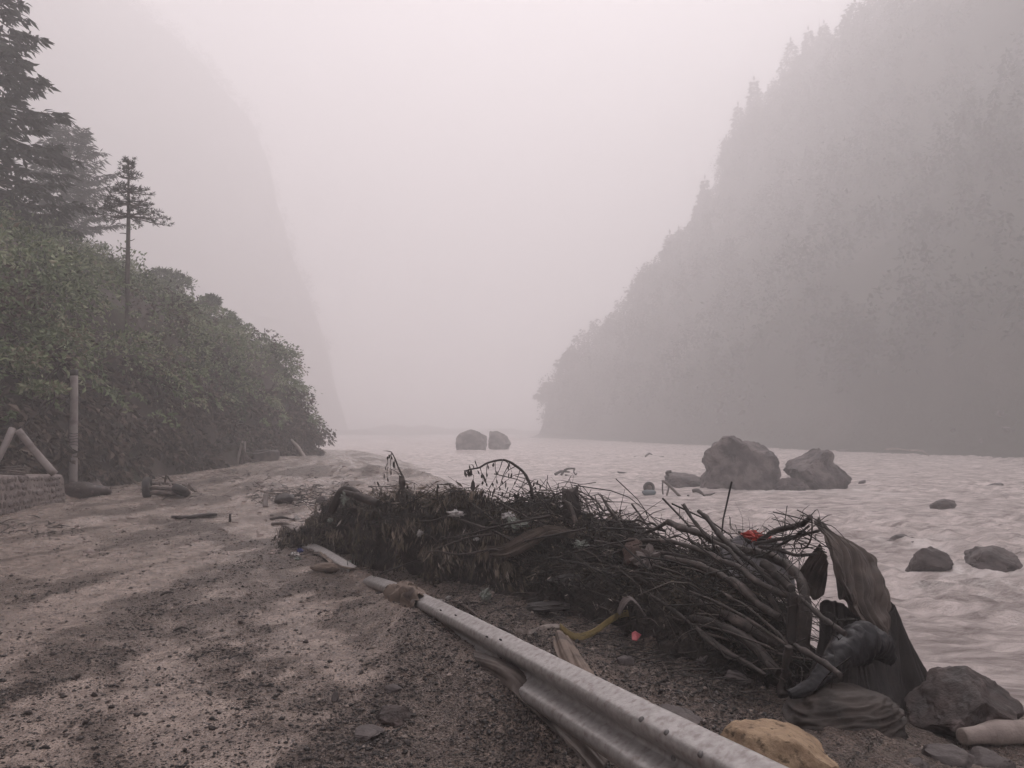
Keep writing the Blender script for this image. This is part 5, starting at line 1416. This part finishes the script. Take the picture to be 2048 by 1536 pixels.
# black arched log with a pipe on the left heap, the leafy stump and the arched twig
branch([(662, 1024), (669, 1010), (677, 990), (688, 979), (703, 980), (716, 990)], [.2, .2], [8, 9, 8], "black log arched over the left end of the pile like a hook", M_WOODD, 6, 50)
V, F = tube(P3([(688, 985, D(690)), (712, 991, D(712) - .02), (714, 992, D(714) - .02), (755, 1007, D(755))]), [mx_(6, 8.5), mx_(6, 8.5), mx_(8.5, 8.5), mx_(8, 8.5)], 14, 0, .03, True, 3)
tag(obj("sodden_pipe", V, F, M_WOODD), "dark jointed pipe under the hook-shaped log", "pipe")
def leafy_twig(name, stem, subs, leaves_at, label, y0, rpx, seed):
    e = empty(name, P(*stem[0], y0))
    r_ = np.random.default_rng(seed)
    q = P3([(a, b, y0) for a, b in stem])
    V, F = tube(q, [mx_(r_px, y0) for r_px in rpx], 7, seed, .2, True, 6); obj("stem", V, F, M_WOODD, e)
    for s_ in subs:
        V, F = tube(P3([(a, b, y0 + r_.uniform(-.06, .06)) for a, b in s_]), [.005, .0035, .0015], 5, seed, 0, True, 5); obj("twig", V, F, M_WOODD, e)
    for (a, b, l_, wpx) in leaves_at:
        p = P(a, b, y0 + r_.uniform(-.05, .05)); L_ = mx_(l_, y0)
        d = unit(np.array([r_.normal() * .25, r_.normal() * .2, -1]))
        s = unit(np.cross(d, [r_.normal() * .5, 1, 0])) * mx_(wpx, y0) * .5; n_ = np.cross(s, d) * .4
        V = np.array([p, p + d * L_ * .3 + s * .8, p + d * L_ * .65 + s, p + d * L_, p + d * L_ * .65 - s, p + d * L_ * .3 - s * .8, p + d * L_ * .33 + n_, p + d * L_ * .66 + n_])
        F = [[0, 1, 6], [1, 2, 7, 6], [2, 3, 7], [3, 4, 7], [4, 5, 6, 7], [5, 0, 6]]
        obj("leaf", V, F, M_WILT, e)
    return tag(e, label, "branch", "branches of the debris pile")
M_WILT = plain("wilted_leaf", (0.022, 0.017, 0.015), .6, .35, (0.04, 0.032, 0.027))
r_ = np.random.default_rng(8)
ar = [(1066, 1003), (1064, 985), (1060, 969), (1049, 947), (1032, 932), (1015, 922), (1000, 920), (975, 926), (959, 935), (944, 938), (928, 942)]
subs, lv = [], []
for (a, b), (c, d_) in [((1049, 947), (1012, 962)), ((1040, 940), (1020, 985)), ((1032, 932), (1004, 960)), ((1020, 925), (996, 990)), ((1005, 920), (985, 965)), ((990, 922), (993, 958)), ((1058, 962), (1030, 1000)), ((1052, 950), (1036, 985)), ((1064, 980), (1020, 1010)),
                        ((1060, 968), (1076, 960)), ((1064, 976), (1080, 968)), ((975, 926), (972, 965)), ((960, 935), (966, 962)), ((1010, 921), (1024, 945)), ((955, 936), (950, 920)), ((948, 938), (938, 930)), ((1012, 962), (985, 985)), ((1016, 975), (1000, 1005)), ((985, 965), (960, 1000))]:
    subs.append([(a, b), ((a + c) / 2 + r_.uniform(-5, 5), (b + d_) / 2 - 4), (c, d_)])
    lv.append((c, d_, r_.uniform(8, 16), r_.uniform(3, 5)))
    if r_.random() < .6: lv.append(((a + c) / 2, (b + d_) / 2, r_.uniform(7, 13), r_.uniform(2.5, 4.5)))
for a, b, l_, w_ in [(929, 942, 14, 6), (936, 938, 18, 6), (942, 938, 16, 6), (946, 958, 26, 9), (964, 945, 26, 5), (955, 940, 10, 4), (987, 925, 10, 5), (1018, 926, 9, 5), (976, 930, 9, 4), (1028, 985, 20, 8), (1006, 983, 12, 5), (990, 975, 14, 6), (968, 978, 20, 6), (958, 985, 18, 6), (1040, 1000, 20, 8), (1075, 985, 22, 7), (1084, 982, 18, 6)]:
    lv.append((a, b, l_, w_))
subs.append([(930, 942), (946, 950), (947, 960)])
leafy_twig("arched_twig", ar, subs, lv, "bare twig arching in a half circle with wilted leaves hanging, against the river", D(1030) + .35, [3.6, 3.2, 2.6, 2.2, 1.8, 1.2], 60)
branch([(805, 1010), (804, 990), (803, 970), (802, 952)], [.3, .3], [17, 15, 11, 6], "leaf-wrapped stump rising from the top of the left heap", None, 0, 61, rough=.45)
leafy_twig("forked_twig", [(806, 954), (798, 938), (790, 918), (783, 904)], [[(806, 952), (790, 942), (767, 931)], [(783, 904), (774, 902), (766, 902)], [(784, 906), (776, 918), (775, 930)], [(776, 934), (774, 945), (775, 960)], [(790, 918), (789, 928), (791, 940)], [(783, 906), (781, 925), (782, 945)]],
           [(775, 912, 8, 4), (778, 908, 10, 4), (783, 912, 8, 4), (787, 922, 16, 5), (768, 945, 14, 4), (775, 955, 10, 3), (782, 940, 12, 3), (770, 932, 10, 3), (775, 925, 9, 3)], "forked twig with hanging wilted leaves on top of the leafy stump", D(800) + .3, [2.2, 1.8, 1.4, 1], 62)
leafy_twig("lone_stem", [(874, 1010), (874, 990), (875, 968)], [[(876, 1005), (884, 990), (890, 1000)]], [(875, 968, 12, 4), (754, 962, 14, 5), (880, 988, 12, 4), (888, 992, 12, 4)], "single upright stem on the pile's crest between the stump and the arched twig", D(874) + .35, [3, 2.4, 1.4], 63)

# loose twigs lodged on top of the branches, too many to count
rg = np.random.default_rng(99)
tw = []
for _ in range(420):
    bp = BPATHS[int(rg.integers(len(BPATHS)))]; p = bp[int(rg.integers(len(bp)))] + rg.normal(size=3) * .03
    if p[0] < -.9 and rg.random() < .5: continue
    d = unit(np.array([.6, -.5, -.2]) * rg.choice([-1, 1]) + rg.normal(size=3) * .75); l_ = rg.uniform(.06, .42); r0 = rg.uniform(.0013, .0042)
    V, F = tube([p - d * l_ * .4, p + rg.normal(size=3) * .02, p + d * l_ * .3 + rg.normal(size=3) * .03, p + d * l_ * .6 + np.array([0, 0, -.08 * l_])], [r0, r0, r0 * .7, r0 * .3], 4, 0, 0, False, 3)
    tw.append((V, F, np.full(len(V), rg.random())))
V, F, A = cat3(tw)
tag(obj("lodged_twigs", V, F, M_TWIG, None, True, {'rnd': A}, (0, 0, 0)), "short broken twigs lodged all over the branches of the pile", None, None, "stuff")

# timber posts at the right end
for (a, b, w_, lab, mt) in [((1586, 1186, 4.45), (1585, 1300, 4.4), 18, "darker left one of two broken timber posts by the tarp", M_WOODD), ((1607, 1194, 4.4), (1607, 1300, 4.35), 23, "right one of two broken timber posts by the tarp", M_WOOD)]:
    V, F = plank(P(*a), P(*b), mx_(w_, 4.4), mx_(w_, 4.4) * .8, int(a[0]), 16, (0, 1, 0), .2)
    tag(obj("timber_post", V, F, mt), lab, "post")
# bent grey sheet behind the branches
V, F = cloth([P3([(1440, 1092, 5.6), (1450, 1130, 5.5), (1470, 1170, 5.4)]), P3([(1490, 1066, 5.65), (1500, 1120, 5.55), (1515, 1185, 5.4)]), P3([(1530, 1068, 5.6), (1545, 1120, 5.5), (1555, 1180, 5.35)]), P3([(1560, 1088, 5.5), (1580, 1125, 5.4), (1590, 1170, 5.3)])], 30, 30, 1, .01, 5, .004, .006)
M_SHEET = plain("grey_sheet", (0.085, 0.08, 0.088), .6, .4, (0.12, 0.108, 0.112))
tag(obj("grey_sheet", V, F, M_SHEET), "bent dull grey sheet showing between the right-hand branches", "sheet")

# ------------------------------------------------------------------ tarps and cloth
M_CLOTHM = material('brown_cloth', (0.062, 0.047, 0.04), (0.105, 0.082, 0.069), 9, .68, .8, .4, 150, .3, c3=(0.036, 0.028, 0.025), c3scale=6, bdist=.003)
e = empty("torn_tarp", G(1760, 1440))
V, F = cloth([P3([(1628, 1034, 4.62), (1643, 1080, 4.55), (1651, 1120, 4.5), (1660, 1165, 4.45), (1672, 1205, 4.4), (1692, 1234, 4.4)]),
              P3([(1634, 1035, 4.60), (1659, 1085, 4.5), (1672, 1130, 4.42), (1688, 1180, 4.36), (1705, 1216, 4.34), (1726, 1246, 4.36)]),
              P3([(1640, 1040, 4.62), (1680, 1092, 4.5), (1700, 1138, 4.42), (1718, 1185, 4.36), (1735, 1225, 4.35), (1752, 1262, 4.38)]),
              P3([(1645, 1046, 4.66), (1702, 1097, 4.58), (1722, 1140, 4.5), (1742, 1190, 4.42), (1758, 1235, 4.4), (1769, 1284, 4.42)]),
              P3([(1650, 1055, 4.72), (1725, 1103, 4.68), (1745, 1140, 4.6), (1762, 1190, 4.5), (1774, 1240, 4.46), (1782, 1304, 4.46)]),
              P3([(1660, 1068, 4.80), (1748, 1106, 4.80), (1764, 1130, 4.74), (1777, 1170, 4.66), (1787, 1215, 4.6), (1796, 1270, 4.56)])], 170, 100, 10, .065, 11, .003, .004, .35, bil=.07)
obj("main_sheet", V, F, M_CLOTH, e)
V, F = cloth([P3([(1640, 1086, 4.75), (1614, 1118, 4.78), (1590, 1156, 4.8)]), P3([(1645, 1098, 4.74), (1632, 1136, 4.76), (1613, 1182, 4.78)]), P3([(1650, 1112, 4.72), (1641, 1152, 4.74), (1628, 1200, 4.74)]), P3([(1656, 1130, 4.7), (1654, 1158, 4.72), (1648, 1190, 4.72)])], 60, 40, 7, .016, 12, .002)
obj("left_flap", V, F, M_CLOTH, e)
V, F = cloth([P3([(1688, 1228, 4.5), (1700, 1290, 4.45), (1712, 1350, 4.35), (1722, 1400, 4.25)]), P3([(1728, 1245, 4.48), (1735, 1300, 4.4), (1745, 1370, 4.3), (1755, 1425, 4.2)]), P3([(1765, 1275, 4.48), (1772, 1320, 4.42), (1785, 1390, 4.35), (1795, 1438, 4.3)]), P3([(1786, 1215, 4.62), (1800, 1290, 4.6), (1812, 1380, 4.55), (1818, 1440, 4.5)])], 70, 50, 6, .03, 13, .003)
obj("hanging_fold", V, F, M_CLOTHD, e)  # same tarp in darker cloth: shade of its inside put into the colour
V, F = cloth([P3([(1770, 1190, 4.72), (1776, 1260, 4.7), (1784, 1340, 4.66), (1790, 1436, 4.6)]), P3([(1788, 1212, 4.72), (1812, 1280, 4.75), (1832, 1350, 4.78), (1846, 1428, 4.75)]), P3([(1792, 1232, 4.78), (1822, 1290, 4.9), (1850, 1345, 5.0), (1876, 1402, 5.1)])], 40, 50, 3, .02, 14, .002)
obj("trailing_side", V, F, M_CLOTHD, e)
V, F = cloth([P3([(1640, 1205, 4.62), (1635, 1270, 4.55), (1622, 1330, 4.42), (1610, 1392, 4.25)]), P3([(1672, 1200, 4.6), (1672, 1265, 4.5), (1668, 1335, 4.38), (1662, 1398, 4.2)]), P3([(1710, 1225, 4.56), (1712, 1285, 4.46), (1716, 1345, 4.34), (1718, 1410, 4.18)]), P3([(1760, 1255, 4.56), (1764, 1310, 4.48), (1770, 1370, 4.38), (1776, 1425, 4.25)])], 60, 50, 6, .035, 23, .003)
obj("inner_fold", V, F, M_CLOTHD, e)  # dark sheet added to fill the tarp's shaded hollow
tag(e, "large dark brown tarp draped from a branch tip like a tent at the right", "tarp")
# black plastic sleeve
pth = resample(P3([(1782, 1320, 4.34), (1764, 1296, 4.3), (1728, 1284, 4.24), (1692, 1306, 4.14), (1656, 1342, 4.06), (1618, 1374, 4.0), (1580, 1390, 3.98)]), 90)
pr = np.interp(np.linspace(0, 1, 90), np.linspace(0, 1, 7), [mx_(k, 4.15) for k in (12, 24, 33, 26, 20, 15, 7)])
V, F = tube(pth, pr, 36, 4, 0, True, 1)
idx = np.repeat(np.arange(90), 36)
cen = pth[np.clip(idx, 0, 89)]
V = V[2 * 36:-2 * 36]; F = grid_faces(90, 36, True)
body = V[:90 * 36]
ang_ = np.tile(np.linspace(0, 2 * np.pi, 36, endpoint=False), 90)
wq = np.stack([idx * .34, np.cos(ang_) * 1.3 + idx * .03, np.sin(ang_) * 1.3], 1)
wrk = .26 * (.5 - np.abs(vn(wq * np.array([1.5, 1, 1]), 44))) + .20 * (.5 - np.abs(vn(wq * np.array([3.1, 1.7, 1.7]) + 3, 45))) + .30 * fbm(body * 9, 3, 46)
wrk = np.concatenate([np.zeros(0), wrk])
V[:90 * 36] = cen + (body - cen) * (1 + wrk)[:, None] * np.array([1, .8, 1])
tag(obj("black_plastic_sleeve", V, F, M_PLASTIC), "crumpled black plastic sleeve curling out from under the tarp", "plastic")
# brown bundle
M_CLOTHB = material('wet_brown_cloth', (0.034, 0.027, 0.024), (0.066, 0.052, 0.045), 9, .6, .75, .5, 140, .35, c3=(0.022, 0.017, 0.015), c3scale=5, bdist=.004)
V, F = ico(6)
V = V * (1 + .12 * fbm(V * 1.3, 2, 51))[:, None]
fold = fbm(np.stack([V[:, 0] * 1.0 + V[:, 2] * .8, V[:, 1] * 1.2, V[:, 2] * 6.0 - V[:, 0] * 1.6], 1), 3, 53)
V = V * (1 + .10 * (1 - 2 * np.abs(fold)) + .02 * fbm(V * 9, 3, 54))[:, None]
V = np.sign(V) * np.abs(V) ** .85 * np.array([.285, .22, .20])
c = P(1703, 1462, 3.92)
tag(obj("brown_bundle", V + c + np.array([0, .08, -.02]), F, M_CLOTHB), "bulging brown cloth bundle with flat folds at the foot of the tarp", "bundle")
V, F = ico(5)
fold = fbm(np.stack([V[:, 0] * .8, V[:, 1] * 1.2, V[:, 2] * 4 - V[:, 0] * .9], 1), 3, 57)
V = V * (1 + .08 * (1 - 2 * np.abs(fold)))[:, None] * np.array([.25, .2, .13]) + P(1730, 1530, 3.75) + np.array([0, .1, -.03])
tag(obj("brown_bundle", V, F, M_CLOTHB), "second smooth brown cloth bundle below the folded one at the bottom edge", "bundle")
V, F = cloth([P3([(1752, 1395, 3.98), (1778, 1440, 3.9), (1795, 1490, 3.85)]), P3([(1775, 1400, 4.0), (1800, 1440, 3.92), (1818, 1475, 3.88)])], 16, 40, 2, .01, 15, .004)
tag(obj("dark_strap", V, F, M_CLOTHD), "dark twisted strap running down over the brown bundle", "strap")
# striped cloth on the pile
V, F = cloth([P3([(975, 1094, D(975) - .25), (1010, 1090, D(1010) - .28), (1050, 1066, D(1050) - .2), (1100, 1052, D(1100) - .1), (1150, 1062, D(1150) - .1)]),
              P3([(980, 1104, D(975) - .33), (1015, 1100, D(1010) - .36), (1058, 1078, D(1050) - .3), (1102, 1060, D(1100) - .2), (1150, 1070, D(1150) - .15)]),
              P3([(985, 1116, D(975) - .36), (1020, 1115, D(1010) - .4), (1066, 1094, D(1050) - .36), (1104, 1070, D(1100) - .24), (1148, 1078, D(1150) - .18)])], 70, 70, 9, .022, 16, .003)
tag(obj("striped_cloth", V, F, M_CLOTHM), "long brown cloth with fine folds stretched over the middle of the pile", "cloth")
def wad(name, c, size, seed, mat, label, cat, rz=0, k=4.0, amp=.22, sub_=5):
    V, F = ico(sub_)
    f = fbm(np.stack([V[:, 0] * .9, V[:, 1] * k, V[:, 2] * k], 1) + seed, 3, seed)
    V = V * (1 + .15 * fbm(V * 1.2 + seed, 2, seed) + amp * (.5 - np.abs(f)))[:, None] * np.array(size)
    c_, s_ = math.cos(rz), math.sin(rz)
    V = np.stack([V[:, 0] * c_ - V[:, 1] * s_, V[:, 0] * s_ + V[:, 1] * c_, V[:, 2]], 1)
    return tag(obj(name, V + np.array(c), F, mat), label, cat)
wad("cloth_wad", G(1098, 1236) + [0, .1, .06], (.16, .1, .03), 171, M_CLOTHD, "dark brown cloth lump at the front foot of the pile", "cloth", .2, 2.6, .3)
wad("cloth_wad", core_pt(1140, .12)[0] + [0, -.02, .02], (.2, .08, .05), 172, M_CLOTHD, "dark cloth spread under the thin whips in the middle", "cloth", -.1)
wad("cloth_tuft", G(648, 1143) + [0, .05, .035], (.15, .075, .05), 173, M_CLOTH2, "tan cloth tuft tied to the short guardrail piece", "cloth", -.15, 6)
V, F = tube([G(668, 1138) + [0, 0, .05], G(700, 1144) + [0, 0, .04], G(738, 1145) + [0, 0, .05]], [.02, .012, .006], 8, 3, .3); tag(obj("cloth_strip", V, F, M_CLOTH2), "thin twisted cloth strip trailing right from the tan tuft", "cloth")
V, F = cloth([[G(634, 1108) + [0, 0, .06], G(646, 1122) + [0, 0, .05], G(660, 1136) + [0, 0, .05]], [G(642, 1108) + [0, 0, .07], G(654, 1122) + [0, 0, .06], G(668, 1136) + [0, 0, .06]]], 10, 14, 1, .006, 3); tag(obj("cloth_strip", V, F, M_CLOTH2), "short tan cloth strip over the guardrail piece above the tuft", "cloth")
# cloth knotted round the rail
C, T, nr_, up_ = fr2
pxs = np.array([1024 + FPX * c[0] / (c[1] * _cp + (c[2] - CAM_Z) * _sp) for c in C])
i0 = int(np.argmin(np.abs(pxs - 858))); i1 = int(np.argmin(np.abs(pxs - 795)))
Vr = []
for k, f in enumerate(np.linspace(0, 1, 40)):
    i = i0 + (i1 - i0) * f; c = C[int(i)] + up_[int(i)] * -.10 + nr_[int(i)] * .03
    for j, a in enumerate(np.linspace(0, 2 * np.pi, 40, endpoint=False)):
        r0 = .135 + .025 * math.sin(a * 2 + 5 * f) - .05 * abs(2 * f - 1) ** 3
        Vr.append(c + (nr_[int(i)] * math.cos(a + 1.2 * f) * .85 + up_[int(i)] * math.sin(a + 1.2 * f)) * r0 + T[int(i)] * .05 * math.sin(a + f * 3))
Vr = np.array(Vr); fd = fbm(np.stack([Vr[:, 0] * 14 + Vr[:, 1] * 14, Vr[:, 2] * 5, Vr[:, 1] * 4], 1), 3, 58)
cc = np.repeat(Vr.reshape(40, 40, 3).mean(1), 40, 0)
Vr = cc + (Vr - cc) * (1 + .75 * (.35 - np.abs(fd)) + .2 * fbm(Vr * 6, 2, 59))[:, None]
tag(obj("knotted_cloth", Vr, grid_faces(40, 40, True), M_CLOTH2), "brown cloth knotted around the guardrail", "cloth")
V, F = cloth([[G(945, 1316) + [0, 0, .05], G(1010, 1348) + [0, 0, .08], G(1062, 1388) + [0, 0, .10], G(1108, 1428) + [0, 0, .10], G(1160, 1468) + [0, 0, .08], G(1225, 1536) + [0, 0, .06]],
              [G(950, 1326) + [0, 0, .03], G(1012, 1366) + [0, 0, .06], G(1058, 1404) + [0, 0, .07], G(1102, 1444) + [0, 0, .07], G(1152, 1490) + [0, 0, .05], G(1210, 1550) + [0, 0, .04]],
              [G(958, 1334) + [0, 0, .01], G(1018, 1384) + [0, 0, .015], G(1056, 1422) + [0, 0, .02], G(1096, 1460) + [0, 0, .02], G(1144, 1508) + [0, 0, .02], G(1190, 1560) + [0, 0, .01]]], 30, 90, 4, .016, 17, .003)
tag(obj("trailing_cloth", V, F, M_CLOTH), "long dark cloth strip trailing along the road under the guardrail", "cloth")
V, F = cloth([[G(1104, 1288) + [0, 0, .04], G(1112, 1322) + [0, 0, .05], G(1128, 1350) + [0, 0, .05]], [G(1120, 1284) + [0, 0, .07], G(1140, 1318) + [0, 0, .08], G(1168, 1366) + [0, 0, .06]], [G(1136, 1286) + [0, 0, .05], G(1165, 1326) + [0, 0, .04], G(1212, 1388) + [0, 0, .03]]], 50, 40, 4, .012, 18, .002)
tag(obj("tan_rag", V, F, M_CLOTH2), "tan rag spread like a fan on the mud behind the guardrail", "cloth")
V, F = cloth([P3([(1234, 1224, 5.55), (1244, 1202, 5.5), (1260, 1193, 5.45), (1276, 1206, 5.4), (1288, 1228, 5.38)]), P3([(1240, 1230, 5.48), (1250, 1212, 5.42), (1264, 1200, 5.38), (1280, 1216, 5.34), (1294, 1234, 5.32)])], 24, 40, 3, .008, 19, .003)
M_GREYRAG = plain("grey_rag", (0.13, 0.11, 0.105), .7, .3, (0.20, 0.17, 0.16))
tag(obj("grey_rag", V, F, M_GREYRAG), "pale grey rag draped in an arch over a twig", "cloth")
V, F = crumple(P(1300, 1118, D(1300) - .1), (.095, .06, .08), 174, 4); tag(obj("pale_lump", V, F, M_GREYRAG, None, False), "pale crumbly lump in the centre of the pile", "rag")
V, F = tube(P3([(1270, 1082, D(1270)), (1268, 1105, D(1270) - .05), (1262, 1132, D(1265) - .12)]), [mx_(17, 6), mx_(18, 6), mx_(13, 6)], 16, 9, .5); tag(obj("rotten_stump", V, F, material("rotten_wood", (0.05, 0.028, 0.022), (0.085, 0.05, 0.04), 10, .75, None, .7, 40)), "short reddish rotten stump in the centre of the pile", "stump")
# ribbon
M_YRIB = plain("yellow_ribbon", (0.16, 0.12, 0.045), .6, .35, (0.24, 0.18, 0.08))
M_WRIB = plain("pale_ribbon", (0.38, 0.33, 0.30), .65, .3, (0.20, 0.165, 0.15))
def ribbon(pts, w_, mat, label, seed):
    q = [G(a, b) + np.array([0, 0, h]) for a, b, h in pts]
    up = np.array([0, .3, .9])
    return tag(obj("ribbon", *cloth([[p + up * w_ * .5 for p in q], [p - up * w_ * .5 for p in q]], 8, 50, 1, .006, seed, .004, .003, along=False), mat), label, "ribbon")
ribbon([(1120, 1262, .03), (1150, 1282, .03), (1185, 1280, .05), (1222, 1262, .08), (1245, 1262, .12), (1272, 1262, .13)], .05, M_YRIB, "twisted yellow plastic ribbon lying below the grey rag", 21)
ribbon([(1030, 1266, .015), (1060, 1270, .02), (1090, 1262, .03), (1122, 1262, .035)], .03, M_WRIB, "ragged pale ribbon continuing left from the yellow one", 22)
# scraps of plastic
M_RED = plain("red_plastic", (0.42, 0.035, 0.022), .45, .5, (0.30, 0.03, 0.02)); M_PINK = plain("pink_plastic", (0.36, 0.075, 0.085), .5, .4, (0.26, 0.05, 0.06))
M_WHITE = plain("white_plastic", (0.42, 0.40, 0.39), .5, .4, (0.22, 0.19, 0.18)); M_DKBLUE = plain("blue_plastic", (0.03, 0.04, 0.16), .5); M_GRN = plain("greyish_plastic", (0.18, 0.2, 0.17), .55, .4, (0.11, 0.11, 0.1))
def scrap(c, size, seed, mat, label, cat="plastic scrap", name="plastic_scrap"):
    V, F = crumple(c, size, seed); return tag(obj(name, V, F, mat, None, False), label, cat)
scrap(P(1512, 1073, D(1512) + .15), (.07, .05, .03), 1, M_RED, "small red plastic bag caught in the right-hand branches")
V, F = cloth([P3([(1263, 1264, 5.15), (1264, 1280, 5.1)]), P3([(1272, 1262, 5.15), (1274, 1282, 5.1)]), P3([(1282, 1270, 5.18), (1276, 1280, 5.12)])], 10, 10, 1, .006, 4); tag(obj("plastic_scrap", V, F, M_PINK), "bright pink-red scrap beside the yellow ribbon", "plastic scrap")
for i, (px, py, s_, mt, lab) in enumerate([(912, 1028, (.07, .05, .03), M_WHITE, "white plastic scrap high on the left crest"), (1016, 1032, (.05, .04, .035), M_WHITE, "white plastic bag below the arched twig"), (1030, 1048, (.09, .06, .05), M_GRN, "grey-green plastic bag just above the long brown cloth"),
                                           (1160, 1090, (.06, .04, .035), M_GRN, "small dull plastic bag right of the long brown cloth"), (953, 1078, (.03, .03, .02), M_WHITE, "tiny white scrap on the left slope of the pile"), (840, 1066, (.03, .03, .03), M_WHITE, "tiny pale scrap in the leaf curtain"),
                                           (690, 996, (.04, .04, .06), M_GRN, "pale scrap under the hook-shaped log"), (660, 1040, (.03, .03, .02), M_GRN, "little grey scrap on the left shoulder of the heap")]):
    p = P(px, py, D(px) - .05)
    scrap(p, s_, 30 + i, mt, lab)
for i, (px, py, s_, mt, lab) in enumerate([(588, 1112, (.05, .06, .03), M_WHITE, "crumpled white wrapper on the road left of the guardrail piece"), (600, 1104, (.04, .04, .03), M_DKBLUE, "blue wrapper on the road beside the white one"), (596, 1120, (.045, .04, .025), M_GRN, "greenish wrapper in front of the blue one"),
                                           (620, 1110, (.09, .05, .04), M_RUST, "clump of brown muck between the wrappers and the rail piece"), (970, 1196, (.05, .045, .05), M_GRN, "clear plastic cup lying on the mud before the pile"), (896, 1200, (.025, .02, .02), M_WHITE, "small white crumb of foam near the knotted cloth"),
                                           (882, 1206, (.025, .02, .015), M_WHITE, "tiny pale crumb beside the knotted cloth"), (593, 1040, (.09, .06, .04), M_WHITE, "pale bag on the mud left of the heap"), (700, 1130, (.14, .08, .03), M_GRN, "flattened grey-green sheet behind the guardrail piece")]):
    scrap(G(px, py) + [0, 0, .02], s_, 50 + i, mt, lab)

# ------------------------------------------------------------------ litter on the road
def stick(a, b, rpx, label, mat=None, seed=0, bow=.02):
    A, B = G(*a) + [0, 0, .015], G(*b) + [0, 0, .015]
    V, F = tube([A, (A + B) / 2 + [0, 0, bow], B], [mx_(rpx, A[1]), mx_(rpx * 1.1, A[1]), mx_(rpx * .5, B[1])], 7, seed, .25)
    return tag(obj("stick", V, F, mat or M_WOODD), label, "stick")
V, F = plank(G(350, 1037) + [0, 0, .03], G(430, 1033) + [0, 0, .03], .16, .05, 8); tag(obj("driftwood_plank", V, F, M_WOODD), "long dark plank lying alone on the mud road", "plank")
stick((348, 1265), (378, 1262), 2, "short dark stick on the mud in the left foreground", None, 1)
stick((320, 1194), (348, 1189), 2, "small stick lying left of the gravel patch", None, 2)
stick((352, 1242), (360, 1232), 1.6, "tiny twig on the bare mud patch", None, 3)
stick((545, 1050), (600, 1062), 3.2, "brown stick pointing at the heap's left tip", M_RUST, 4, .05)
stick((540, 1040), (590, 1042), 2.5, "thin stick above the brown one by the heap", M_WOODD, 5, .04)
stick((975, 1260), (1028, 1272), 3, "dark stick half sunk behind the guardrail", M_WOODD, 6)
stick((905, 1205), (955, 1236), 3, "brown root lying on the mud behind the guardrail", M_RUST, 7)
V, F = plank(G(572, 1060) + [0, 0, .08], G(600, 1068) + [0, 0, .03], .13, .02, 9); tag(obj("broken_board", V, F, M_RUST), "reddish broken board at the left tip of the heap", "board")
V, F = tube([G(460, 1044) + [0, 0, 0], G(460, 1044) + [0, 0, .14]], [.025, .018], 7, 0, .2); tag(obj("stake", V, F, M_WOODD), "tiny upright stake standing in the mud road", "stake")
V, F = plank(G(531, 1014), G(531, 1014) + np.array([0, 0, .27]), .085, .07, 2, 8, (0, 1, 0), .05); tag(obj("white_stub_post", V, F, M_CONC), "stubby pale post sticking out of the mud heap on the road", "post")
g = G(531, 1014)
V, F = plank(g + [-.12, .1, .31], g + [.16, .05, .27], .09, .03, 4); tag(obj("broken_board", V, F, M_TIMBER), "small board lying across the stubby pale post", "board")
rock("mud_block", G(565, 1008) + [0, .2, 0], (.45, .4, .25), 601, M_PIPEDARK, "dark wet block in the mud heap right of the stubby post", "block", 4, .2)
rock("mud_block", G(645, 1010) + [0, .2, 0], (.35, .3, .22), 602, M_ROCK, "wedge-shaped stone in the mud just left of the heap", "rock", 4, .2, planes=[((.7, 0, .7), .4)])
M_CLOD = material('mud_clod', (.1, .08, .08), rough=.6, spec=.4, attr='rnd', ramp=[(0, (0.05, 0.04, 0.037)), (.35, (0.13, 0.10, 0.09)), (.8, (0.21, 0.163, 0.15)), (1, (0.28, 0.22, 0.2))])
# clods, bark and sticks strewn over the flat mud
rg = np.random.default_rng(15)
its = []
V0, F0 = ico(2)
for _ in range(420):
    px, py = rg.uniform(-20, 900), 922 + 190 * rg.random() ** .9
    g = G(px, py)
    if g[0] < -11.4 or g[2] < -.9: continue
    s_ = rg.uniform(.006, .022) * (1 + g[1] * .045) * (1.8 if rg.random() < .06 else 1)
    k = 1 + .35 * fbm(V0 * 1.4 + rg.uniform(0, 90), 2, 3)
    v = V0 * k[:, None] * np.array([s_ * rg.uniform(.9, 2.0), s_ * rg.uniform(.8, 1.6), s_ * rg.uniform(.4, .8)])
    a = rg.normal() * .5
    v = np.stack([v[:, 0] * math.cos(a) - v[:, 1] * math.sin(a), v[:, 0] * math.sin(a) + v[:, 1] * math.cos(a), v[:, 2]], 1)
    its.append((v + g, F0, np.full(len(v), rg.random() ** .7)))
V, F, A = cat3(its)
tag(obj("mud_clods", V, F, M_CLOD, None, True, {'rnd': A}, (0, 0, 0)), "mud clods and bark scraps strewn over the far part of the road", None, None, "stuff")
its = []
for (cx, cy, n, sp) in [(600, 985, 160, 60), (560, 1000, 90, 40), (350, 985, 40, 40), (470, 955, 60, 50), (640, 1005, 80, 40), (190, 985, 60, 30), (700, 940, 60, 80), (60, 1060, 40, 60)]:
    for _ in range(n):
        g = G(cx + rg.normal() * sp, max(cy + rg.normal() * sp * .16, 915)) + [0, 0, .02]
        d = unit(np.array([rg.normal() * 1.2, rg.normal(), rg.normal() * .25 + .1])); l_ = rg.uniform(.06, .32)
        v, f = tube([g - d * l_ * .5, g + [0, 0, .02] + rg.normal(size=3) * .02, g + d * l_ * .5], [.007, .008, .004], 4, 0, 0, False, 2); its.append((v, f, np.full(len(v), rg.random())))
V, F, A = cat3(its)
tag(obj("strewn_sticks", V, F, M_TWIG, None, True, {'rnd': A}, (0, 0, 0)), "small sticks and stalks strewn in heaps over the far mud", None, None, "stuff")
